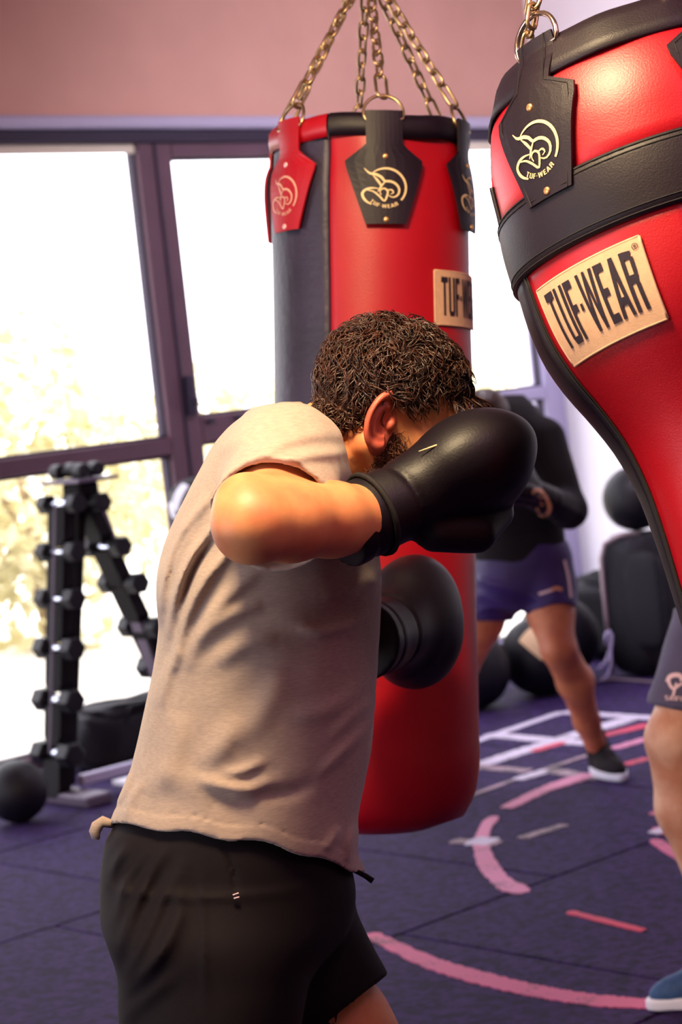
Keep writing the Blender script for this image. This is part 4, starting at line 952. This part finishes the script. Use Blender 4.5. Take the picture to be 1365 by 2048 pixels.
def shorts(p):
    d = smin(srS(p), lgN(p), .03); far = cap(p, LF0, LF1, .122, .080); d = smin(d, far, .03)
    d = folds(p, d, [(a, b * 1.35, c * 1.15) for a, b, c in FOLD2], 2.96, .05) - wob(p, .0018, 24, .6)
    x, y = px(p); s = p[:, 2] / FPX
    farcut = (.63 * x + .78 * y - 2064) * s; isfar = (x > 600 - (y - 1990) * .1) & (p[:, 2] > 2.90)
    d = np.where(isfar, np.maximum(d, farcut), d)
    inn = cap(p, LF0, LF1 + (LF1 - LF0) * .3, .115, .074); c2 = np.maximum(inn, -(farcut + .04)); d = np.where(isfar, np.maximum(d, -c2), d)
    ncut = (y - 2175) * s; d = np.maximum(d, np.where(isfar, -1, ncut)); c3 = np.maximum(lgN(p, -.006), -(ncut + .04)); d = np.maximum(d, np.where(isfar, -1, -c3))
    return d
sculpt('shorts', shorts, (-.36, -.86, 2.68), (.14, -.36, 3.2), .0042, M['shorts'], by)
MB().tube([K2W(K(x, y, 2.90)) for x, y in ((703, 1738), (716, 1744), (732, 1752), (746, 1762))], [.0035, .0035, .004, .0045], 6).build('drawcord', M['shorts'], by, True)
MB().tube([K2W(K(x, y, 2.755)) for x, y in ((466, 1790), (478, 1786))], .0012, 5).build('bar_tack', M['print'], by); MB().tube([K2W(K(x, y, 2.755)) for x, y in ((468, 1797), (479, 1794))], .0012, 5).build('bar_tack', M['print'], by)

# gloves
def glove(parent, org, d, up, sc, ysgn, h=.0042):
    Rm = frame(d, up); Rm[1] *= ysgn
    fn = lambda p: glove_sdf((p - A3(org)) @ A3(Rm).T / sc) * sc - wob(p, .0012, 40, .4)
    c = org + Rm[0] * .11 * sc; return sculpt('boxing_glove', fn, c - .20 * sc, c + .20 * sc, h, M['glove'], parent), Rm
gd = K(1035, 892, 2.835) - K(728, 1038, 2.715); g1, R1 = glove(by, K(730, 1036, 2.705), gd, (.0, .30, -1), 1.02, 1)
g2, R2g = glove(by, K(742, 1276, 3.31), K(868, 1238, 3.62) - K(742, 1276, 3.31), (0.12, 1, 0), 1.22, -1)
# cuff binding and a modelled highlight streak on the near glove
o1 = K(730, 1036, 2.705); pts = [o1 + R1[0] * .012 + 1.02 * .0535 * (R1[1] * math.cos(a) + R1[2] * math.sin(a)) for a in np.linspace(0, 6.283, 28, endpoint=False)]
MB().tube([K2W(q) for q in pts], .004, 6, closed=True).build('cuff_binding', M['stitch'], g1, True)
sd = frame((1, 0, 0), (0, 1, 0))
MB().tube([K2W(K(x, y, d_)) for x, y, d_ in ((838, 903, 2.70), (870, 892, 2.70), (918, 876, 2.72))], [.0008, .0016, .0008], 6).build('glove_highlight', M['gold'], g1, True)  # gold sliver stands for the highlight along the glove

# hair
def strands(P0, N0, Tn, Ln, cr_, turns, rad, seg=7, sides=3, seed=0, lift=.5):
    rs = np.random.RandomState(seed); n = len(P0)
    B = np.cross(N0, Tn); B /= np.linalg.norm(B, axis=1)[:, None]; ph = rs.rand(n) * 6.28; sg = rs.choice([-1, 1], n)
    t = np.linspace(0, 1, seg)
    env = np.sin(np.pi * np.clip(t * .8 + .1, 0, 1))
    ang = ph[:, None] + sg[:, None] * turns * 6.283 * t[None]
    path = P0[:, None] + Tn[:, None] * (Ln[:, None] * t)[..., None] + N0[:, None] * (Ln[:, None] * lift * np.sin(t * 2.2) + cr_ * (np.cos(ang) - np.cos(ang[:, :1])))[..., None] + B[:, None] * (cr_ * 1.3 * (np.sin(ang) - np.sin(ang[:, :1])))[..., None]
    tan = np.gradient(path, axis=1); tan /= np.linalg.norm(tan, axis=2)[..., None] + 1e-9
    s1 = np.cross(tan, N0[:, None] + .01); s1 /= np.linalg.norm(s1, axis=2)[..., None] + 1e-9; s2_ = np.cross(tan, s1)
    rr = rad * (1 - .75 * t ** 2)
    V = np.stack([path + (s1 * math.cos(6.283 * k / sides) + s2_ * math.sin(6.283 * k / sides)) * rr[None, :, None] for k in range(sides)], 2).reshape(-1, 3)
    base = (np.arange(n) * seg * sides)[:, None, None]; i = np.arange(seg - 1)[None, :, None] * sides; k = np.arange(sides)[None, None]; k2 = (k + 1) % sides
    Qd = np.stack([base + i + k, base + i + k2, base + i + sides + k2, base + i + sides + k], -1).reshape(-1, 4); return V, Qd
HLX, HLZ = [-.12, -.097, -.07, -.05, -.038, -.012, .0, .012, .030, .055, .075, .10], [-.038, -.038, -.044, -.050, -.006, .026, .020, .026, .046, .062, .068, .072]
def hair_mask(q, soft=0.0): return q[:, 2] - np.interp(q[:, 0], HLX, HLZ) + .008 * np.sin(q[:, 0] * 160) * .6
def haircap(q):
    d = ell(q, (-.014, 0, .034), (.102, .080, .092)); d = smin(d, ell(q, (-.055, 0, -.035), (.043, .056, .043)), .03)
    d = d - .004 * np.sin(q[:, 0] * 210 + 3 * np.sin(q[:, 2] * 130)) * np.sin(q[:, 2] * 190 + q[:, 1] * 150 + 2 * np.sin(q[:, 0] * 90)) * np.cos(q[:, 1] * 170)
    m = hair_mask(q); return smax(d, -m, .008)
hlo, hhi = bbox([HC], .15)
V1, Q1 = sdf_mesh(lambda p: haircap(hq(p)), hlo, hhi, .0026); V1 = K2W(V1); Q1 = Q1[:, ::-1]
rs = np.random.RandomState(3)
u = rs.normal(size=(16000, 3)); u /= np.linalg.norm(u, axis=1)[:, None]
pl = np.array([-.014, 0, .034]) + u * np.array([.101, .079, .090]); nape = pl[:, 2] < 0; 
keep = (hair_mask(pl) > .002) & (pl[:, 2] > -.045); pl = pl[keep][:5200]; nl = (pl - [-.014, 0, .034]) / np.array([.101, .079, .090]) ** 2; nl /= np.linalg.norm(nl, axis=1)[:, None]
nq = rs.rand(1500, 3) * [.07, .12, .06] + [-.105, -.06, -.06]; nq = nq[hair_mask(nq) > -.004]; gq = nq - [-.045, 0, -.02]; gq /= np.linalg.norm(gq / [.055, .06, .06], axis=1)[:, None]; nn = gq / np.linalg.norm(gq, axis=1)[:, None]; nq = np.array([-.045, 0, -.02]) + gq; ok = (hair_mask(nq) > -.004) & (nq[:, 0] < -.03); pl = np.vstack([pl, nq[ok]]); nl = np.vstack([nl, nn[ok]])
flow = np.stack([.55 + .7 * np.sin(pl[:, 2] * 95 + pl[:, 1] * 60), .1 * np.sign(pl[:, 1]) + .6 * np.sin(pl[:, 0] * 110 + 2), -.55 + .7 * np.sin(pl[:, 0] * 85 + 2 * np.sin(pl[:, 1] * 70))], 1) + rs.normal(size=pl.shape) * .16
flow -= nl * (flow * nl).sum(1)[:, None]; flow /= np.linalg.norm(flow, axis=1)[:, None]
Ln = .022 + .016 * rs.rand(len(pl)); Ln[pl[:, 2] < 0] *= .55
Vs, Qs = strands(pl, nl, flow, Ln, .0034, .8, .00125, 9, 3, 5, .15)
Vs = K2W(HC + Vs @ HF)
# a few long wet locks over the brow
lk = np.array([(.082, .05, .062), (.088, .034, .066), (.070, .064, .055), (.090, .01, .068), (.078, .055, .058), (.06, .072, .045)]); ln_ = lk / np.linalg.norm(lk, axis=1)[:, None]
lt = np.array([(.55, .1, -.8)] * 6) + rs.normal(size=(6, 3)) * .15; lt /= np.linalg.norm(lt, axis=1)[:, None]
Vl, Ql = strands(np.repeat(lk, 5, 0) + rs.normal(size=(30, 3)) * .0015, np.repeat(ln_, 5, 0), np.repeat(lt, 5, 0), np.full(30, .036), .004, .8, .0011, 10, 3, 9, .35); Vl = K2W(HC + Vl @ HF)
allV = np.vstack([V1, Vs, Vl]); allQ = np.vstack([Q1, Qs + len(V1), Ql + len(V1) + len(Vs)])
mk('hair', allV, allQ, M['hair'], by)
# beard: short curls over the jaw
bp = rs.rand(26000, 3) * [.11, .17, .10] + [-.015, -.085, -.125]
for _ in range(4):
    d0 = head_sdf(bp); e = 1e-3; g_ = np.stack([(head_sdf(bp + np.eye(3)[i] * e) - d0) / e for i in range(3)], 1); g_ /= np.linalg.norm(g_, axis=1)[:, None] + 1e-9; bp = bp - g_ * d0[:, None]
line = np.interp(bp[:, 0], [-.02, .0, .02, .045, .07, .10], [-.02, -.012, -.030, -.052, -.044, -.040])
sb = (bp[:, 0] > .0) & (bp[:, 0] < .024) & (bp[:, 2] < .032)
ok = ((bp[:, 2] < line) | sb) & (np.abs(bp[:, 1]) > -.1) & (bp[:, 2] > -.125) & (bp[:, 0] > -.006); bp = bp[ok][:4200]; bn = g_[ok][:4200]
bt = np.array([.35, 0, -.8]) + rs.normal(size=bp.shape) * .5; bt -= bn * (bt * bn).sum(1)[:, None] * .8; bt /= np.linalg.norm(bt, axis=1)[:, None]
Vb, Qb = strands(bp, bn, bt, .006 + .006 * rs.rand(len(bp)), .0016, .8, .0006, 5, 3, 11, .6)
mk('beard', K2W(HC + Vb @ HF), Qb, M['beard'], by)
br = np.array([(.089 + .0 * i, s_ * (.014 + .0032 * i), .030 + .004 * math.sin(i * .3)) for s_ in (-1, 1) for i in range(11) for _ in range(6)]) + rs.normal(size=(132, 3)) * .0014
br[:, 0] = .0905 - (np.abs(br[:, 1]) / .05) ** 2 * .022
Vb, Qb = strands(br, np.tile([1., 0, .1], (132, 1)), np.stack([np.full(132, -.1), np.sign(br[:, 1]), np.full(132, .1)], 1), np.full(132, .008), .0008, .4, .0006, 5, 3, 12, .3); mk('eyebrows', K2W(HC + Vb @ HF), Qb, M['beard'], by)
fw = cr * .8 + cf * .35; fw[2] = 0
shoe_parts(by, F_N, fw, M['black'], M['white']); shoe_parts(by, F_F, fw, M['black'], M['white'])

def simple_hair(parent, hc, hf, m):
    lo_, hi_ = bbox([hc], .16)
    sculpt('hair', lambda p: haircap((p - A3(hc)) @ A3(hf).T), lo_, hi_, .005, m, parent)
def eyes(parent, hc, hf):
    for s_ in (-1, 1):
        c = hc + np.array([.079, .032 * s_, .007]) @ hf; lo_, hi_ = bbox([c], .02); e_ = sculpt('eye', lambda p: np.linalg.norm(p - A3(c), axis=1) - .0112, lo_, hi_, .003, M['eye'], parent); ax_ = K2W(c + hf[0]) - K2W(c); MB().lathe(K2W(c) + ax_ * .0090, ax_, [(0, .0066), (.0018, .006), (.0034, .003), (.0037, .0005)], 14).build('iris', M['iris'], e_, True)
def leg(p, d, hip, kn, an, r=(.085, .078, .056, .058, .036), bow=(0, 0, 0), k=.03):
    cf_ = kn + (an - kn) * .32 + np.array(bow)
    d = smin(d, chain_caps(p, [(hip, r[0]), (hip + (kn - hip) * .5, r[1]), (kn, r[2])], .03), k)
    d = smin(d, chain_caps(p, [(kn, r[2]), (cf_, r[3]), (kn + (an - kn) * .72, r[4] + .006), (an, r[4])], .03), .02)
    return d

# --- the second boxer, further back
F2R, F2L = FL(1206, 1546), FL(905, 1530)
p2 = thing('person', 'boxer in black shirt and navy shorts crouched behind the long bag, bare leg forward', 'person', (F2R + F2L) / 2)
H2 = frame((-.55, -.45, -.60), (-.15, .9, -.35)); HC2 = K(968, 852, 7.22)
K2n, A2n = K(1118, 1298, 7.30), wk(F2R + zv * .09) + np.array([-.010, 0, 0]); K2f, A2f = K(925, 1335, 7.60), wk(F2L + zv * .09)
S2, E2_, W2 = K(1086, 882, 7.34), K(1140, 1020, 7.22), K(1092, 1000, 6.99)
S2f, E2f, W2f = K(930, 890, 7.55), K(880, 1010, 7.35), K(930, 960, 7.10)
t2S = Sections([(800, 985, 1045, 7.45, .06), (830, 955, 1080, 7.42, .11), (880, 935, 1108, 7.42, .14), (960, 930, 1120, 7.42, .13), (1050, 950, 1118, 7.42, .12), (1130, 965, 1120, 7.42, .12), (1180, 980, 1100, 7.42, .10)])
def body2(p):
    d = t2S(p); q = (p - A3(HC2)) @ A3(H2).T
    d = smin(d, cap(p, HC2 + np.array([-.03, 0, -.04]) @ H2, K(1000, 880, 7.42), .058, .07), .03); d = smin(d, head_sdf(q), .02)
    d = smin(d, chain_caps(p, [(S2, .06), (E2_, .044), (W2, .032)], .02), .02); d = smin(d, chain_caps(p, [(S2f, .06), (E2f, .044), (W2f, .032)], .02), .02)
    d = leg(p, d, K(1085, 1150, 7.42), K2n, A2n, (.080, .080, .060, .062, .038), (.016, 0, .02)); d = leg(p, d, K(1000, 1150, 7.45), K2f, A2f, bow=(-.01, 0, .02))
    d = smin(d, ell(p, K2n + np.array([-.012, .0, -.040]), (.030, .038, .026)), .02)
    return d
sculpt('body', body2, (.22, -1.0, 6.85), (1.02, .42, 7.82), .007, M['skin2'], p2)
for s_ in (1, -1): earpart(p2, HC2, H2, s_, 1.0, M['skin2'])
simple_hair(p2, HC2, H2, M['hair']); eyes(p2, HC2, H2)
j2S = Sections([(790, 990, 1048, 7.45, .07), (803, 960, 1062, 7.44, .11), (830, 940, 1084, 7.42, .14), (880, 925, 1118, 7.42, .165), (960, 922, 1128, 7.42, .15), (1050, 935, 1128, 7.42, .14), (1130, 948, 1134, 7.42, .14)])
def jersey2(p):
    d = j2S(p)
    d = smin(d, chain_caps(p, [(S2, .082), (E2_, .060), (W2, .046)], .03), .03); d = smin(d, chain_caps(p, [(S2f, .082), (E2f, .062), (W2f, .048)], .03), .03)
    x, y = px(p); s = p[:, 2] / FPX
    d = d - wob(p, .004, 16, .5) - .006 * np.exp(-(polyd(x, y, [(1070, 905), (1105, 1000), (1165, 1030)]) / 8) ** 2)
    d = np.maximum(d, (y - 1126 - .06 * (x - 1040)) * s)
    return smax(d, -(ell((p - A3(HC2)) @ A3(H2).T, (0, 0, 0), (.115, .095, .135))), .01)
js = sculpt('long_sleeve_shirt', jersey2, (.22, -.30, 6.9), (1.02, .48, 7.75), .007, M['blackcloth'], p2)
n2 = Sections([(1085, 955, 1132, 7.42, .135), (1130, 948, 1140, 7.42, .14), (1175, 944, 1146, 7.42, .14), (1215, 965, 1130, 7.43, .11)])
L2a, L2b = K(1088, 1130, 7.41), K(1106, 1216, 7.35); L3a, L3b = K(1000, 1140, 7.44), K(972, 1245, 7.50)
def shorts2(p):
    d = smin(n2(p), cap(p, L2a, L2b, .105, .088), .03); d = smin(d, cap(p, L3a, L3b, .10, .092), .03); x, y = px(p); s = p[:, 2] / FPX
    d = d - wob(p, .005, 26, .2) - .007 * np.exp(-(polyd(x, y, [(960, 1160), (1040, 1185), (1080, 1200)]) / 7) ** 2) - .006 * np.exp(-(polyd(x, y, [(960, 1190), (1020, 1215), (1050, 1226)]) / 7) ** 2)
    hem = np.where(x > 1048, np.interp(x, [1048, 1058, 1100, 1130, 1152], [1232, 1228, 1210, 1206, 1212]), 1242 + 0 * x); return np.maximum(d, (y - hem) * s)
ns = sculpt('shorts', shorts2, (.25, -.60, 7.15), (.95, -.05, 7.75), .007, M['navy'], p2)
def surf(fn, x, y, d0, d1):
    """depth at which the line through (x, y) meets a sculpted surface"""
    ds = np.linspace(d0, d1, 500); P_ = np.array([K(x, y, d) for d in ds]); v = fn(P_); i = np.argmax(v < 0); return ds[i] if v[i] < 0 else None
def decal(fn, quads, d0, d1, off=.002, nu=1, nv_=1, dflt=None):
    mb = MB()
    def f(x, y):
        d = surf(fn, x, y, d0, d1) or dflt or d1; return K2W(K(x, y, d - off))
    return fill(mb, quads, f, nu, nv_)
def strokes(pts, w, n=12): return ribbon_quads(curve(pts, n), w)
decal(shorts2, strokes([(1078, 1188), (1092, 1184), (1104, 1180)], 6), 7.1, 7.6, .004).build('leg_logo', M['print'], ns); decal(shorts2, strokes([(1104, 1180), (1114, 1176), (1125, 1180)], 7), 7.1, 7.6, .004).build('leg_logo', M['printpeach'], ns)
decal(shorts2, strokes([(1130, 1120), (1137, 1150), (1143, 1195)], 5), 7.1, 7.7, .004, dflt=7.42).build('side_stripe', M['print'], ns)
g3, R3 = glove(p2, W2 + (K(1000, 950, 6.85) - W2) * .02, K(990, 950, 6.86) - W2, (.1, 1, 0), 1.0, -1, .006); g4, _ = glove(p2, W2f, K(985, 925, 6.95) - W2f, (.1, 1, 0), 1.0, 1, .006)
allf = lambda p: np.minimum(jersey2(p), glove_sdf((p - A3(W2)) @ A3(frame(K(990, 950, 6.86) - W2, (.1, 1, 0)) * np.array([[1], [-1], [1]])).T))
em = [(1066, 988), (1070, 980), (1082, 982), (1094, 998), (1100, 1016), (1096, 1028), (1082, 1030), (1074, 1016)]
mb = decal(allf, strokes(em, [3, 7, 8, 8, 7, 3], 22), 6.8, 7.5, .004, dflt=7.0); 

for k, yy in enumerate((991, 999, 1007)): fill(mb, [[(1077 + k * 2, yy), (1083 + k * 2, yy + 1), (1084 + k * 2, yy + 5), (1078 + k * 2, yy + 4)]], lambda x, y: K2W(K(x, y, (surf(allf, x, y, 6.8, 7.5) or 7.0) - .004)), 1, 1)
mb.build('sleeve_emblem', M['printpeach'], g3)
sk = lambda a: (lambda p: np.maximum(cap(p, a, a + UPK * .10 + np.array([-.018, 0, 0]), .043, .046), ((p - A3(a)) @ A3(UPK)) - .07))
for a in (A2n, A2f): lo_, hi_ = bbox([a], .15); sculpt('sock', sk(a), lo_, hi_, .006, M['greysock'], p2)
shoe_parts(p2, F2R, F2R * 0 + (FL(1262, 1566) - FL(1200, 1538)), M['blackcloth'], M['white']); shoe_parts(p2, F2L, cr * -.6 - cf * .4, M['blackcloth'], M['white'])

# --- the third person, mostly hidden by the tapered bag
F3a, F3b = FL(1462, 1992), FL(1600, 1900)
p3 = thing('person', 'person in charcoal shorts and blue shoes at the right edge behind the tapered bag', 'person', (F3a + F3b) / 2)
H3 = frame((-.85, -.1, -.2), (0, 1, 0)); HC3 = K(1490, 590, 4.97)
K3, A3_ = K(1352, 1478, 4.90), wk(F3a + zv * .09); K3b, A3b = K(1560, 1510, 5.15), wk(F3b + zv * .09)
S3, E3, W3 = K(1490, 820, 4.82), K(1470, 1010, 4.70), K(1440, 860, 4.52)
S3b, E3b, W3b = K(1500, 820, 5.14), K(1450, 1000, 5.10), K(1440, 850, 4.95)
t3S = Sections([(745, 1450, 1530, 4.98, .08), (800, 1410, 1560, 4.98, .16), (900, 1390, 1565, 4.98, .15), (1020, 1385, 1555, 4.98, .14), (1120, 1380, 1550, 4.98, .14), (1240, 1385, 1560, 4.98, .14), (1290, 1410, 1530, 4.98, .10)])
def body3(p):
    d = t3S(p); d = smin(d, cap(p, HC3 + np.array([-.03, 0, -.04]) @ H3, K(1490, 790, 4.98), .058, .07), .03); d = smin(d, head_sdf((p - A3(HC3)) @ A3(H3).T), .02)
    d = smin(d, chain_caps(p, [(S3, .055), (E3, .042), (W3, .030)], .02), .02); d = smin(d, chain_caps(p, [(S3b, .055), (E3b, .042), (W3b, .030)], .02), .02)
    d = leg(p, d, K(1440, 1250, 4.92), K3, A3_, (.08, .078, .068, .066, .040), (-.012, 0, .02)); d = leg(p, d, K(1500, 1250, 5.05), K3b, A3b)
    return smin(d, ell(p, K3 + np.array([-.026, .005, -.012]), (.035, .045, .035)), .025)
sculpt('body', body3, (.66, -1.30, 4.42), (1.28, .72, 5.40), .007, M['skin3'], p3)
for s_ in (1, -1): earpart(p3, HC3, H3, s_, 1.0, M['skin3'])
simple_hair(p3, HC3, H3, M['hair']); eyes(p3, HC3, H3)
def tee3(p):
    d = t3S(p, .014); d = smin(d, cap(p, S3, S3 + (E3 - S3) * .7, .076, .070), .03); d = smin(d, cap(p, S3b, S3b + (E3b - S3b) * .7, .076, .070), .03); x, y = px(p); s = p[:, 2] / FPX
    d = d - wob(p, .004, 22); d = np.maximum(d, (y - 1300) * s); d = smax(d, -cap(p, K(1490, 800, 4.98), HC3, .066, .1), .01)
    return d
sculpt('t_shirt', tee3, (.74, -.36, 4.6), (1.12, .36, 5.34), .007, M['greyshorts'], p3)
L4a, L4b, L5a, L5b = K(1445, 1235, 4.93), K(1368, 1408, 4.91), K(1505, 1235, 5.06), K(1545, 1420, 5.12)
def shorts3(p):
    d = smin(t3S(p, .026), cap(p, L4a, L4b, .112, .082), .03); d = smin(d, cap(p, L5a, L5b, .11, .09), .03); x, y = px(p); s = p[:, 2] / FPX
    d = d - wob(p, .004, 24, .9); return np.maximum(np.maximum(d, (y - 1412 - .22 * (x - 1320)) * s), (1215 - y) * s)
s3_ = sculpt('shorts', shorts3, (.66, -.62, 4.7), (1.26, -.18, 5.35), .006, M['greyshorts'], p3)
tree = strokes([(1347, 1392), (1350, 1380), (1354, 1366)], 5, 6) + strokes([(1350, 1380), (1342, 1372), (1338, 1362)], 6, 6) + strokes([(1336, 1364), (1340, 1354), (1350, 1350), (1362, 1352), (1366, 1362)], 9, 12) + strokes([(1352, 1376), (1360, 1370), (1366, 1366)], 5, 6)
qd, gw = glyph_quads('SAIFU', .12)
tree += [[(1331 + u / gw * 38, 1400 - (1 - 0) * 0 - v * 9 + u / gw * 2) for u, v in q_] for q_ in qd]
decal(shorts3, tree, 4.6, 5.2, .003, dflt=4.83).build('leg_emblem', M['print'], s3_)
shoe_parts(p3, F3a, FL(1380, 2004) - FL(1455, 1990), M['blueshoe'], M['white']); shoe_parts(p3, F3b, FL(1500, 1910) - FL(1600, 1900), M['blueshoe'], M['white'])
for w_, s_, fd in ((W3, 1, K(1390, 800, 4.40)), (W3b, -1, K(1400, 790, 4.80))): glove(p3, w_, fd - w_, (.5, .8, 0), .95, s_, .007)
